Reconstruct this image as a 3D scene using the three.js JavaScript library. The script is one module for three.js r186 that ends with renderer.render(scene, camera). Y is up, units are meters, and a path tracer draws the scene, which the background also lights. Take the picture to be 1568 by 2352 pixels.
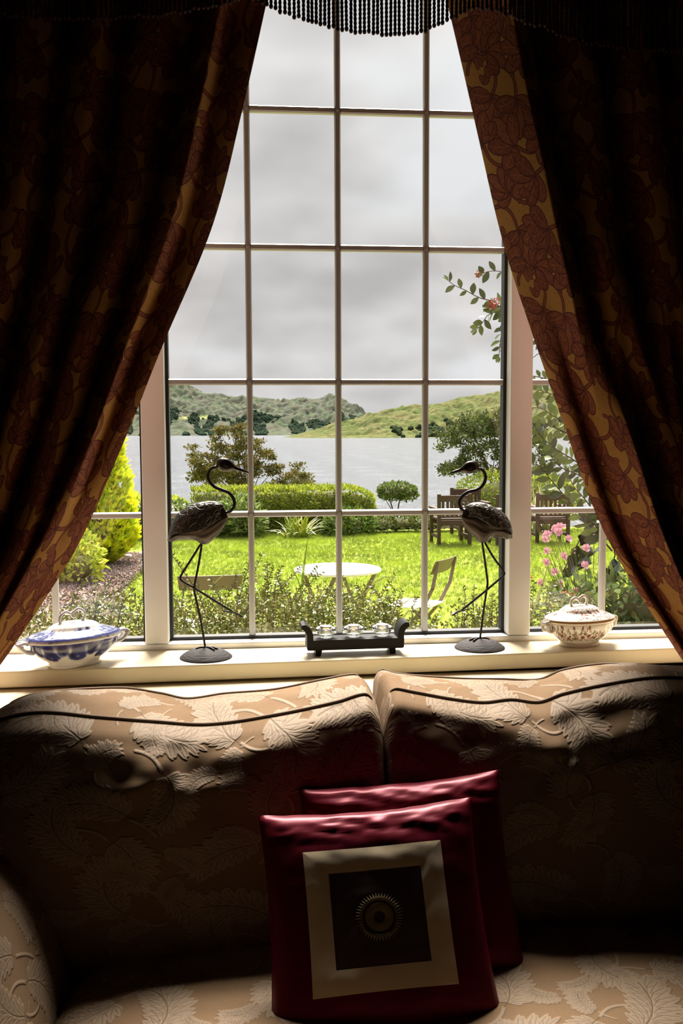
import * as THREE from 'three';
import { mergeGeometries, mergeVertices, toCreasedNormals } from 'three/addons/utils/BufferGeometryUtils.js';
import { RoundedBoxGeometry } from 'three/addons/geometries/RoundedBoxGeometry.js';
import { ImprovedNoise } from 'three/addons/math/ImprovedNoise.js';

// ---------------------------------------------------------------- camera, sky, sun, exposure
const R = Math.PI / 180;
const scene = new THREE.Scene();
const camera = new THREE.PerspectiveCamera(56.26, 1568 / 2352, 0.05, 12000);
camera.position.set(-0.2507, 1.45, 2.7269);
camera.rotation.set(-4.7325 * R, -5.4154 * R, -0.2319 * R, 'YXZ');
const renderer = new THREE.WebGLRenderer({ antialias: true });
renderer.toneMapping = THREE.LinearToneMapping;
renderer.toneMappingExposure = 1.0;
renderer.shadowMap.enabled = true;
const SKY = { horizon: 0.69, zenith: 2.5 };                 // overcast: brighter overhead than at the horizon
const SUN = { colour: 0xfff7ea, strength: 19, elevation: 55, azimuth: 4, angle: 26 };   // sun behind thin cloud over the lake

const noise = new ImprovedNoise();
const fbm = (x, y, z, o = 4) => { let s = 0, a = 0.5, f = 1; for (let i = 0; i < o; i++) { s += a * noise.noise(x * f, y * f, z * f); a *= 0.5; f *= 2.03; } return s; };
const lerp = (a, b, t) => a + (b - a) * t;
const clamp = (x, a = 0, b = 1) => Math.min(b, Math.max(a, x));
const smooth = (a, b, x) => { const t = clamp((x - a) / (b - a)); return t * t * (3 - 2 * t); };
function rng(seed) { let s = seed >>> 0; return () => { s = (s + 0x6D2B79F5) | 0; let t = Math.imul(s ^ (s >>> 15), 1 | s); t = (t + Math.imul(t ^ (t >>> 7), 61 | t)) ^ t; return ((t ^ (t >>> 14)) >>> 0) / 4294967296; }; }
{
  const w = 1024, h = 512, d = new Float32Array(w * h * 4);
  for (let j = 0; j < h; j++) for (let i = 0; i < w; i++) {
    const el = ((j + 0.5) / h - 0.5) * Math.PI, az = ((i + 0.5) / w - 0.5) * 2 * Math.PI;
    const x = Math.cos(el) * Math.cos(az), y = Math.sin(el), z = Math.cos(el) * Math.sin(az);
    const up = Math.max(0, y);
    const k = 1 / (up + 0.22);                                // clouds on a layer: they crowd together towards the horizon
    const c1 = fbm(x * k * 1.5 + 3.1, y * 2.0, z * k * 1.5 + 7.7, 5), c2 = fbm(x * k * 4 + 9, y * 5 + 2, z * k * 4, 4);
    const base = lerp(SKY.horizon, SKY.zenith, Math.pow(up, 3.4));
    const cloud = 1 + 0.75 * c1 + 0.34 * c2;
    const L = base * clamp(cloud, 0.74, 1.2);
    const blue = smooth(0.02, 0.3, c1) * 0.035 * (1 - smooth(0.25, 0.6, up));
    const o = (j * w + i) * 4;
    d[o] = L * (1.0 - blue); d[o + 1] = L * 0.985; d[o + 2] = L * (0.97 + blue); d[o + 3] = 1;
  }
  const t = new THREE.DataTexture(d, w, h, THREE.RGBAFormat, THREE.FloatType);
  t.mapping = THREE.EquirectangularReflectionMapping; t.magFilter = THREE.LinearFilter; t.needsUpdate = true;
  scene.background = t;
}
const sun = new THREE.DirectionalLight(SUN.colour, SUN.strength);
sun.position.set(Math.sin(SUN.azimuth * R) * Math.cos(SUN.elevation * R), Math.sin(SUN.elevation * R), -Math.cos(SUN.azimuth * R) * Math.cos(SUN.elevation * R)).multiplyScalar(60);
sun.castShadow = true; sun.shadow.radius = SUN.angle / 0.53; sun.shadow.mapSize.set(2048, 2048);
Object.assign(sun.shadow.camera, { left: -14, right: 14, top: 14, bottom: -14, near: 1, far: 120 });
scene.add(sun);

// ---------------------------------------------------------------- helpers
const V = (x, y, z) => new THREE.Vector3(x, y, z);
const used = {};
function numbered(n) { const k = used[n] = (used[n] ?? -1) + 1; return k ? `${n}_${String(k).padStart(3, '0')}` : n; }
function mesh(name, geo, mat, parent) {
  const m = new THREE.Mesh(geo, mat); m.castShadow = m.receiveShadow = true;
  m.name = parent ? name : numbered(name); (parent ?? scene).add(m); return m;
}
function tag(o, label, category, group, kind) { if (label) o.userData.label = label; if (category) o.userData.category = category; if (group) o.userData.group = group; if (kind) o.userData.kind = kind; return o; }
function thing(name, label, category, p = [0, 0, 0], turn = 0, group, kind) {
  const g = new THREE.Group(); g.name = numbered(name); g.position.set(...p); g.rotation.y = turn; scene.add(g);
  return tag(g, label, category, group, kind);
}
function struct(name, geo, mat, label) { const m = mesh(name, geo, mat); m.userData.kind = 'structure'; if (label) m.userData.label = label; return m; }
const std = (o) => new THREE.MeshStandardMaterial({ side: THREE.DoubleSide, ...o });
const phys = (o) => new THREE.MeshPhysicalMaterial({ side: THREE.DoubleSide, ...o });
const lin = (r, g, b) => new THREE.Color().setRGB(r, g, b);
function merge(list) {
  return mergeGeometries(list.map((g) => { const q = g.index ? g.toNonIndexed() : g; for (const k of Object.keys(q.attributes)) if (!['position', 'normal', 'uv'].includes(k)) q.deleteAttribute(k); if (!q.attributes.uv) q.setAttribute('uv', new THREE.BufferAttribute(new Float32Array(q.attributes.position.count * 2), 2)); return q; }));
}
function box(x0, x1, y0, y1, z0, z1, r = 0) {
  const g = r ? new RoundedBoxGeometry(x1 - x0, y1 - y0, z1 - z0, 2, r) : new THREE.BoxGeometry(x1 - x0, y1 - y0, z1 - z0);
  g.translate((x0 + x1) / 2, (y0 + y1) / 2, (z0 + z1) / 2); return g;
}
function boxUV(g, s = 1) {                                     // uv in metres from the face's own direction
  if (g.index) g = g.toNonIndexed();
  const p = g.attributes.position, n = g.attributes.normal, u = new Float32Array(p.count * 2);
  for (let i = 0; i < p.count; i++) {
    const ax = Math.abs(n.getX(i)), ay = Math.abs(n.getY(i)), az = Math.abs(n.getZ(i));
    if (ay >= ax && ay >= az) { u[2 * i] = p.getX(i) * s; u[2 * i + 1] = p.getZ(i) * s; }
    else if (ax >= az) { u[2 * i] = p.getZ(i) * s; u[2 * i + 1] = p.getY(i) * s; }
    else { u[2 * i] = p.getX(i) * s; u[2 * i + 1] = p.getY(i) * s; }
  }
  g.setAttribute('uv', new THREE.BufferAttribute(u, 2)); return g;
}
/** grid surface: f(i / nu, j / nv) -> [x, y, z, u, v] */
function grid(nu, nv, f, closedU = false) {
  const pos = [], uv = [], idx = [];
  for (let j = 0; j <= nv; j++) for (let i = 0; i <= nu; i++) { const q = f(i / nu, j / nv); pos.push(q[0], q[1], q[2]); uv.push(q[3] ?? i / nu, q[4] ?? j / nv); }
  for (let j = 0; j < nv; j++) for (let i = 0; i < nu; i++) { const a = j * (nu + 1) + i, b = a + 1, c = a + nu + 1, e = c + 1; idx.push(a, b, e, a, e, c); }
  const g = new THREE.BufferGeometry();
  g.setAttribute('position', new THREE.Float32BufferAttribute(pos, 3)); g.setAttribute('uv', new THREE.Float32BufferAttribute(uv, 2)); g.setIndex(idx); g.computeVertexNormals();
  if (closedU) { const n = g.attributes.normal; for (let j = 0; j <= nv; j++) { const a = j * (nu + 1), b = a + nu; const x = n.getX(a) + n.getX(b), y = n.getY(a) + n.getY(b), z = n.getZ(a) + n.getZ(b), l = Math.hypot(x, y, z) || 1; n.setXYZ(a, x / l, y / l, z / l); n.setXYZ(b, x / l, y / l, z / l); } }
  return g;
}
/** smooth tube through points with a radius function of 0..1 */
function tube(pts, rad, seg = 24, rs = 8, tension = 0.5) {
  const c = new THREE.CatmullRomCurve3(pts.map((p) => p.isVector3 ? p : V(...p)), false, 'catmullrom', tension);
  const fr = c.computeFrenetFrames(seg, false), rf = typeof rad === 'number' ? () => rad : rad;
  return grid(rs, seg, (u, t) => {
    const k = Math.round(t * seg), p = c.getPointAt(t), a = u * 2 * Math.PI, r = rf(t);
    return [p.x + r * (Math.cos(a) * fr.normals[k].x + Math.sin(a) * fr.binormals[k].x), p.y + r * (Math.cos(a) * fr.normals[k].y + Math.sin(a) * fr.binormals[k].y), p.z + r * (Math.cos(a) * fr.normals[k].z + Math.sin(a) * fr.binormals[k].z), u, t];
  }, true);
}
const capTube = (pts, r, seg = 24, rs = 8) => tube(pts, (t) => r * Math.sqrt(Math.max(0, 1 - Math.pow(Math.abs(2 * t - 1), 24))), seg, rs);
/** piecewise-linear / smooth lookup through [[x, y], ...] sorted by x */
function table(pts) {
  return (x) => {
    if (x <= pts[0][0]) return pts[0][1];
    for (let i = 1; i < pts.length; i++) if (x <= pts[i][0]) {
      const [x0, y0] = pts[i - 1], [x1, y1] = pts[i], h = x1 - x0, t = (x - x0) / h;
      const m0 = i > 1 ? (y1 - pts[i - 2][1]) / (x1 - pts[i - 2][0]) : (y1 - y0) / h, m1 = i < pts.length - 1 ? (pts[i + 1][1] - y0) / (pts[i + 1][0] - x0) : (y1 - y0) / h;
      const t2 = t * t, t3 = t2 * t;
      return (2 * t3 - 3 * t2 + 1) * y0 + (t3 - 2 * t2 + t) * h * m0 + (-2 * t3 + 3 * t2) * y1 + (t3 - t2) * h * m1;
    }
    return pts[pts.length - 1][1];
  };
}
/** leaf blade along +y, length 1, width w, cupped and bent */
function leafGeo(w = 0.5, rows = 4, cup = 0.12, bend = 0.15, point = 1) {
  return grid(2, rows, (u, t) => {
    const half = 0.5 * w * Math.pow(Math.sin(Math.PI * Math.pow(clamp(t, 0.015, 0.985), point)), 0.8), s = u * 2 - 1;
    return [s * half, t, cup * half * 2 * s * s - bend * t * t];
  });
}
const Q = new THREE.Quaternion(), M4 = new THREE.Matrix4(), UPY = V(0, 1, 0);
function orient(dir, spin) { const q = new THREE.Quaternion().setFromUnitVectors(UPY, dir.clone().normalize()); return q.multiply(new THREE.Quaternion().setFromAxisAngle(UPY, spin)); }
/** copies of one small geometry, too many to count: list of {p, d, s, spin, c} */
function scatter(name, geo, mat, list, parent) {
  const m = new THREE.InstancedMesh(geo, mat, list.length); m.castShadow = m.receiveShadow = true;
  list.forEach((e, i) => { M4.compose(e.p, orient(e.d, e.spin ?? 0), typeof e.s === 'number' ? V(e.s, e.s, e.s) : e.s); m.setMatrixAt(i, M4); m.setColorAt(i, e.c); });
  m.name = parent ? name : numbered(name); m.userData.kind = 'stuff'; (parent ?? scene).add(m); return m;
}
function tint(r, base, dv = 0.25, dh = 0.12) { const k = 1 + (r() - 0.5) * 2 * dv, a = 1 + (r() - 0.5) * 2 * dh; return lin(base[0] * k * a, base[1] * k, base[2] * k / a); }
function rdir(r) { const z = r() * 2 - 1, a = r() * 6.2832, q = Math.sqrt(1 - z * z); return V(q * Math.cos(a), z, q * Math.sin(a)); }

// ---------------------------------------------------------------- textures
function canvasTex(w, h, draw, srgb = true) {
  const c = document.createElement('canvas'); c.width = w; c.height = h; const x = c.getContext('2d'); draw(x, w, h);
  const t = new THREE.CanvasTexture(c); if (srgb) t.colorSpace = THREE.SRGBColorSpace;
  t.wrapS = t.wrapT = THREE.RepeatWrapping; return t;
}
function grain(x, w, h, amount, seed, cell = 1) {
  const r = rng(seed), im = x.getImageData(0, 0, w, h), d = im.data;
  for (let j = 0; j < h; j++) for (let i = 0; i < w; i++) { const o = (j * w + i) * 4, k = 1 + (r() - 0.5) * amount; d[o] = clamp(d[o] * k, 0, 255); d[o + 1] = clamp(d[o + 1] * k, 0, 255); d[o + 2] = clamp(d[o + 2] * k, 0, 255); }
  x.putImageData(im, 0, 0);
}
function tiled(x, w, h, at, reach, f) {                        // draw at every wrap position that touches the tile
  for (let a = -1; a <= 1; a++) for (let b = -1; b <= 1; b++) { const px = at[0] + a * w, py = at[1] + b * h; if (px > -reach && px < w + reach && py > -reach && py < h + reach) { x.save(); x.translate(px, py); f(x); x.restore(); } }
}
/** acanthus leaf along +x, curling */
function acanthus(x, L, curl, fill, vein, lobes = 7) {
  const P = (t) => { const a = curl * t; return Math.abs(curl) < 0.01 ? [L * t, 0, 0] : [L / curl * Math.sin(a), L / curl * (1 - Math.cos(a)), a]; };
  const finger = (len, wid) => { x.beginPath(); x.moveTo(0, -wid * 0.3); x.bezierCurveTo(len * 0.3, -wid * 0.9, len * 0.75, -wid * 1.0, len, -wid * 0.1); x.bezierCurveTo(len * 0.98, wid * 0.5, len * 0.6, wid * 0.75, 0, wid * 0.3); x.closePath(); };
  for (const pass of [0, 1]) for (let i = lobes - 1; i >= 0; i--) for (const s of [-1, 1]) {
    const t = 0.12 + 0.86 * i / lobes, [px, py, a] = P(t), len = L * (0.13 + 0.30 * Math.sin(Math.PI * (0.16 + 0.74 * t)));
    x.save(); x.translate(px, py); x.rotate(a + s * (0.95 - 0.45 * t)); x.scale(1, s);
    for (const [ang, k, w] of [[-0.42, 0.62, 0.19], [0.0, 1.0, 0.20], [0.34, 0.80, 0.18], [0.68, 0.52, 0.17]]) {
      x.save(); x.rotate(ang);
      if (pass === 0) { finger(len * k, len * w); x.fillStyle = fill; x.fill(); }
      else if (vein) { x.strokeStyle = vein; x.lineWidth = Math.max(1, L * 0.006); x.beginPath(); x.moveTo(len * 0.12, 0); x.quadraticCurveTo(len * k * 0.5, -len * 0.03, len * k * 0.86, 0); x.stroke(); }
      x.restore();
    }
    x.restore();
  }
  { const [px, py, a] = P(0.92); x.save(); x.translate(px, py); x.rotate(a); x.beginPath(); x.ellipse(L * 0.07, 0, L * 0.13, L * 0.045, 0, 0, 7); x.fillStyle = fill; x.fill(); x.restore(); }
  x.lineCap = 'round'; x.strokeStyle = fill; x.lineWidth = L * 0.045; x.beginPath(); x.moveTo(0, 0); x.quadraticCurveTo(-L * 0.25, -L * 0.1 * Math.sign(curl), -L * 0.42, L * 0.06); x.stroke();
  if (vein) { x.strokeStyle = vein; x.lineWidth = Math.max(2, L * 0.014); x.beginPath(); for (let k = 0; k <= 24; k++) { const [px, py] = P(k / 24 * 0.98); k ? x.lineTo(px, py) : x.moveTo(px, py); } x.stroke(); }
}
const SOFA_LEAVES = []; { const r = rng(2024); for (let j = 0; j < 4; j++) for (let i = 0; i < 4; i++) { const a = ((i + j) % 2 ? 0.6 : 3.6) + (r() - 0.5) * 1.4, c = ((i + 2 * j) % 3 ? 1 : -1) * (1.1 + 0.7 * r()); SOFA_LEAVES.push([(i + 0.5 + 0.5 * (j & 1) + (r() - 0.5) * 0.3) * 256 - Math.cos(a) * 110, (j + 0.5 + (r() - 0.5) * 0.3) * 256 - Math.sin(a) * 110, 235 + 60 * r(), a, c]); if (r() < 0.7) SOFA_LEAVES.push([(i + r()) * 256, (j + r()) * 256, 120 + 40 * r(), r() * 6.28, -c * 1.2]); } }
const damaskMap = canvasTex(1024, 1024, (x, w, h) => {
  x.fillStyle = '#7f654b'; x.fillRect(0, 0, w, h);
  for (const [px, py, L, a, c] of SOFA_LEAVES) tiled(x, w, h, [px, py], 420, (q) => { q.rotate(a); acanthus(q, L, c, '#917c66', '#64503a', 7); });
  grain(x, w, h, 0.16, 11);
});
const damaskBump = canvasTex(1024, 1024, (x, w, h) => {
  x.fillStyle = '#484848'; x.fillRect(0, 0, w, h);
  for (const [px, py, L, a, c] of SOFA_LEAVES) tiled(x, w, h, [px, py], 420, (q) => { q.rotate(a); acanthus(q, L, c, '#b4b4b4', '#5c5c5c', 7); });
  x.filter = 'blur(2px)'; x.drawImage(x.canvas, 0, 0); x.filter = 'none'; grain(x, w, h, 0.12, 12);
}, false);
const damaskRough = canvasTex(512, 512, (x, w, h) => {
  x.fillStyle = '#e6e6e6'; x.fillRect(0, 0, w, h); x.scale(0.5, 0.5);
  for (const [px, py, L, a, c] of SOFA_LEAVES) tiled(x, 2 * w, 2 * h, [px, py], 420, (q) => { q.rotate(a); acanthus(q, L, c, '#a8a8a8', null, 7); });
}, false);
damaskRough.repeat.set(1 / 0.62, 1 / 0.62);
damaskMap.repeat.set(1 / 0.62, 1 / 0.62); damaskBump.repeat.set(1 / 0.62, 1 / 0.62);
const curtainMap = canvasTex(1024, 1024, (x, w, h) => {
  x.fillStyle = '#b2803f'; x.fillRect(0, 0, w, h);
  const r = rng(5), sites = [];
  for (let j = 0; j < 5; j++) for (let i = 0; i < 5; i++) sites.push([(i + 0.5 + 0.45 * (j & 1) + (r() - 0.5) * 0.35) * w / 5, (j + 0.5 + (r() - 0.5) * 0.35) * h / 5, r() * 6.28, 125 + 40 * r(), r()]);
  for (const [px, py, a, L] of sites) tiled(x, w, h, [px, py], 330, (q) => { q.rotate(a); q.strokeStyle = '#6b3020'; q.lineWidth = 22; q.lineCap = 'round'; q.beginPath(); q.moveTo(-150, 60); q.bezierCurveTo(-90, -90, 60, 70, 170, -40); q.stroke(); q.strokeStyle = '#8a4a2c'; q.lineWidth = 8; q.stroke(); });
  for (const [px, py, a, L, kind] of sites) tiled(x, w, h, [px, py], 330, (q) => {
    q.rotate(a); const n = kind < 0.5 ? 5 : 4;
    for (let i = 0; i < n; i++) {                              // one broad leaf: rounded lobes round a curved rib, dark rimmed
      const ang = (i - (n - 1) / 2) * (kind < 0.5 ? 0.62 : 0.85), len = L * (1.15 - 0.16 * Math.abs(i - (n - 1) / 2)), wd = L * 0.36;
      q.save(); q.rotate(ang); q.beginPath(); q.moveTo(-8, 0); q.bezierCurveTo(len * 0.2, -wd, len * 0.85, -wd * 1.05, len, -wd * 0.1); q.bezierCurveTo(len * 1.02, wd * 0.6, len * 0.4, wd, -8, 0); q.closePath();
      q.fillStyle = ['#84442c', '#7a3a28', '#8c4c30'][i % 3]; q.fill(); q.strokeStyle = '#551f18'; q.lineWidth = 6; q.stroke(); q.save(); q.clip(); for (let k = 0; k < 70; k++) { const u = r(), e = (r() - 0.5) * 2; q.strokeStyle = r() < 0.5 ? 'rgba(178,112,62,0.55)' : 'rgba(70,26,20,0.5)'; q.lineWidth = 1.5 + 2 * r(); q.beginPath(); q.moveTo(len * u, wd * 0.9 * e); q.lineTo(len * (u + 0.10), wd * 0.9 * e * 0.92); q.stroke(); } q.restore();
      q.strokeStyle = '#a2623a'; q.lineWidth = 4; q.beginPath(); q.moveTo(len * 0.12, -2); q.quadraticCurveTo(len * 0.5, -wd * 0.25, len * 0.86, -2); q.stroke();
      q.lineWidth = 2.5; for (let k = 1; k < 6; k++) { q.beginPath(); q.moveTo(len * k / 7, -4); q.lineTo(len * (k + 0.9) / 7, (k % 2 ? -1 : 1) * wd * 0.5); q.stroke(); }
      q.restore();
    }
  });
  for (let i = 0; i < 34; i++) { const px = r() * w, py = r() * h, a = r() * 6.28, L = 44 + 26 * r(); tiled(x, w, h, [px, py], 160, (q) => { q.rotate(a); q.fillStyle = '#8a4a2e'; q.strokeStyle = '#5e2419'; q.lineWidth = 4; for (const k of [-0.6, 0, 0.6]) { q.save(); q.rotate(k); q.beginPath(); q.moveTo(0, 0); q.bezierCurveTo(L * 0.3, -L * 0.34, L * 0.9, -L * 0.28, L, 0); q.bezierCurveTo(L * 0.9, L * 0.28, L * 0.3, L * 0.34, 0, 0); q.fill(); q.stroke(); q.restore(); } }); }
  for (let i = 0; i < 3600; i++) { x.fillStyle = r() < 0.5 ? 'rgba(50,16,12,0.17)' : 'rgba(205,150,90,0.13)'; x.beginPath(); x.ellipse(r() * w, r() * h, 2 + r() * 5, 1 + r() * 3, r() * 3, 0, 7); x.fill(); }
  grain(x, w, h, 0.22, 21);
});
curtainMap.repeat.set(1 / 0.5, 1 / 0.5);
const weaveBump = canvasTex(256, 256, (x, w, h) => { const r = rng(3), im = x.createImageData(w, h); for (let j = 0; j < h; j++) for (let i = 0; i < w; i++) { const v = 128 + 60 * Math.sin(i * Math.PI / 2) * Math.sin(j * Math.PI / 2) + 50 * (r() - 0.5), o = (j * w + i) * 4; im.data[o] = im.data[o + 1] = im.data[o + 2] = v; im.data[o + 3] = 255; } x.putImageData(im, 0, 0); }, false);
weaveBump.repeat.set(12, 12);
function noiseTex(n, f, srgb = true) {
  const d = new Uint8Array(n * n * 4);
  for (let j = 0; j < n; j++) for (let i = 0; i < n; i++) { const c = f(i / n, j / n, i, j), o = (j * n + i) * 4; d[o] = clamp(c[0], 0, 255); d[o + 1] = clamp(c[1], 0, 255); d[o + 2] = clamp(c[2], 0, 255); d[o + 3] = 255; }
  const t = new THREE.DataTexture(d, n, n); t.magFilter = THREE.LinearFilter; t.minFilter = THREE.LinearMipmapLinearFilter; t.generateMipmaps = true; t.wrapS = t.wrapT = THREE.RepeatWrapping; if (srgb) t.colorSpace = THREE.SRGBColorSpace; t.needsUpdate = true; return t;
}
const loopNoise = (u, v, f, o = 4, z = 0) => { const a = u * 2 * Math.PI, b = v * 2 * Math.PI, k = f / 6.2832; return fbm(Math.cos(a) * k + 5 + z, Math.sin(a) * k + Math.cos(b) * k * 1.01 + 9, Math.sin(b) * k + 3, o); };

// ---------------------------------------------------------------- the room
const wallMat = std({ color: lin(0.085, 0.065, 0.045), roughness: 0.9 });
const paintMat = phys({ color: lin(0.80, 0.70, 0.49), roughness: 0.38 });
const upvc = phys({ color: lin(0.88, 0.87, 0.84), roughness: 0.35 });
const carpetMat = std({ color: lin(0.06, 0.035, 0.025), roughness: 1 });
const barMat = phys({ color: lin(0.45, 0.44, 0.42), roughness: 0.35 });
const gasketMat = std({ color: lin(0.012, 0.012, 0.013), roughness: 0.6 });
const RX = 2.1, RZ = 5.6, CEIL = 2.82, WX = 1.12, WH = 2.74;      // half width, depth, ceiling, window half width and head
struct('floor', box(-RX - 0.25, RX + 0.25, -0.2, 0, -0.09, RZ + 0.25), carpetMat);
struct('ceiling', box(-RX - 0.25, RX + 0.25, CEIL, CEIL + 0.2, -0.09, RZ + 0.25), std({ color: lin(0.07, 0.058, 0.046), roughness: 0.95 }));
struct('wall_left', box(-RX - 0.25, -RX, 0, CEIL, 0.2, RZ), wallMat);
struct('wall_right', box(RX, RX + 0.25, 0, CEIL, 0.2, RZ), wallMat);
struct('wall_back', box(-RX - 0.25, RX + 0.25, 0, CEIL, RZ, RZ + 0.25), wallMat);
struct('wall_window', merge([box(-RX - 0.25, -WX, 0, CEIL, -0.09, 0.2), box(WX, RX + 0.25, 0, CEIL, -0.09, 0.2), box(-WX, WX, 0, 0.79, -0.09, 0.2), box(-WX, WX, WH + 0.06, CEIL, -0.09, 0.2)]), wallMat);

// window: white frame, posts, glazing bars, a pane in every opening
{
  const w = thing('window_1', 'white framed picture window of many panes looking over the lawn to the lake', null, [0, 0, 0], 0, null, 'structure');
  const yb = 0.866, rows = [yb, 1.2208, 1.5932, 1.9657, 2.3382, 2.7];
  const rail = mesh('window_frame', merge([box(-WX, WX, 0.795, yb - 0.002, -0.055, 0.058, 0.004), box(-WX, WX, 2.7, WH + 0.07, -0.055, 0.058, 0.004), box(-WX, -WX + 0.06, 0.795, WH + 0.07, -0.05, 0.055, 0.004), box(WX - 0.06, WX, 0.795, WH + 0.07, -0.05, 0.055, 0.004)]), upvc, w);
  for (const s of [-1, 1]) mesh('mullion_post', box(s > 0 ? 0.4835 : -0.5475, s > 0 ? 0.5475 : -0.4835, 0.8655, 2.7, -0.05, 0.061, 0.004), upvc, w);
  for (const [x0, x1] of [[-0.4835, 0.4835], [-WX + 0.06, -0.5475], [0.5475, WX - 0.06]])
    mesh('gasket', merge([box(x0, x1, yb - 0.001, yb + 0.007, -0.02, 0.014), box(x0, x1, 2.693, 2.701, -0.02, 0.014), box(x0 - 0.001, x0 + 0.009, yb, 2.7, -0.02, 0.014), box(x1 - 0.009, x1 + 0.001, yb, 2.7, -0.02, 0.014)]), gasketMat, w);
  const prof = new THREE.Shape(); { const a = 0.0086, b = 0.0118; [[-a, -b + 0.004], [-a + 0.003, -b], [a - 0.003, -b], [a, -b + 0.004], [a, b - 0.005], [a * 0.62, b], [-a * 0.62, b], [-a, b - 0.005]].forEach((q, i) => i ? prof.lineTo(...q) : prof.moveTo(...q)); prof.closePath(); }
  const barG = (L) => new THREE.ExtrudeGeometry(prof, { depth: L, bevelEnabled: false });
  const vbar = (x, y0, y1) => mesh('glazing_bar', barG(y1 - y0).rotateX(Math.PI / 2).translate(x, y1, 0), barMat, w);
  const hbar = (y, x0, x1) => mesh('glazing_bar', barG(x1 - x0).applyMatrix4(new THREE.Matrix4().set(0, 0, 1, x0, 1, 0, 0, y, 0, 1, 0, 0, 0, 0, 0, 1)), barMat, w);
  const glass = phys({ color: 0xffffff, roughness: 0.0, transmission: 1, thickness: 0, ior: 1.5, side: THREE.DoubleSide });
  const boss = new THREE.CylinderGeometry(0.0032, 0.0036, 0.004, 10).rotateX(Math.PI / 2);
  for (const cols of [[-0.4835, -0.2505, 0, 0.2495, 0.4835], [-WX + 0.06, -0.8, -0.5475], [0.5475, 0.782, WX - 0.06]]) {
    for (let i = 1; i < cols.length - 1; i++) vbar(cols[i], yb, 2.7);
    for (let k = 1; k < 5; k++) for (let i = 0; i < cols.length - 1; i++) {
      hbar(rows[k], cols[i] + (i ? 0.0086 : 0), cols[i + 1] - (i < cols.length - 2 ? 0.0086 : 0));
      if (i) mesh('boss', boss, barMat, w).position.set(cols[i], rows[k], 0.0128);
    }
    for (let k = 0; k < 5; k++) for (let i = 0; i < cols.length - 1; i++)
      mesh('pane', new THREE.PlaneGeometry(cols[i + 1] - cols[i] - 0.006, rows[k + 1] - rows[k] - 0.006).translate((cols[i] + cols[i + 1]) / 2, (rows[k] + rows[k + 1]) / 2, 0), glass, w);
  }
}
// window sill: a board whose front edge runs slightly out of true with the window, on a boxed ledge
{
  const front = (x) => 0.218 - 0.037 * x, sh = (z0, fz) => { const s = new THREE.Shape(); s.moveTo(-1.2, -z0); s.lineTo(1.2, -z0); s.lineTo(1.2, -fz(1.2)); s.lineTo(-1.2, -fz(-1.2)); s.closePath(); return s; };
  const g = new THREE.ExtrudeGeometry(sh(0.03, front), { depth: 0.034, bevelEnabled: true, bevelSize: 0.005, bevelThickness: 0.005, bevelSegments: 4 }); g.rotateX(-Math.PI / 2); g.translate(0, 0.808, 0);
  struct('trim_1', g, paintMat, 'cream painted window sill board under the picture window');
  const g2 = new THREE.ExtrudeGeometry(sh(0.2, (x) => front(x) + 0.165), { depth: 0.024, bevelEnabled: true, bevelSize: 0.004, bevelThickness: 0.004, bevelSegments: 3 }); g2.rotateX(-Math.PI / 2); g2.translate(0, 0.7695, 0);
  struct('trim_2', merge([g2, box(-1.2, 1.2, 0.0, 0.766, 0.2, 0.33)]), paintMat, 'cream boxed ledge below the window sill behind the sofa');
}

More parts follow.
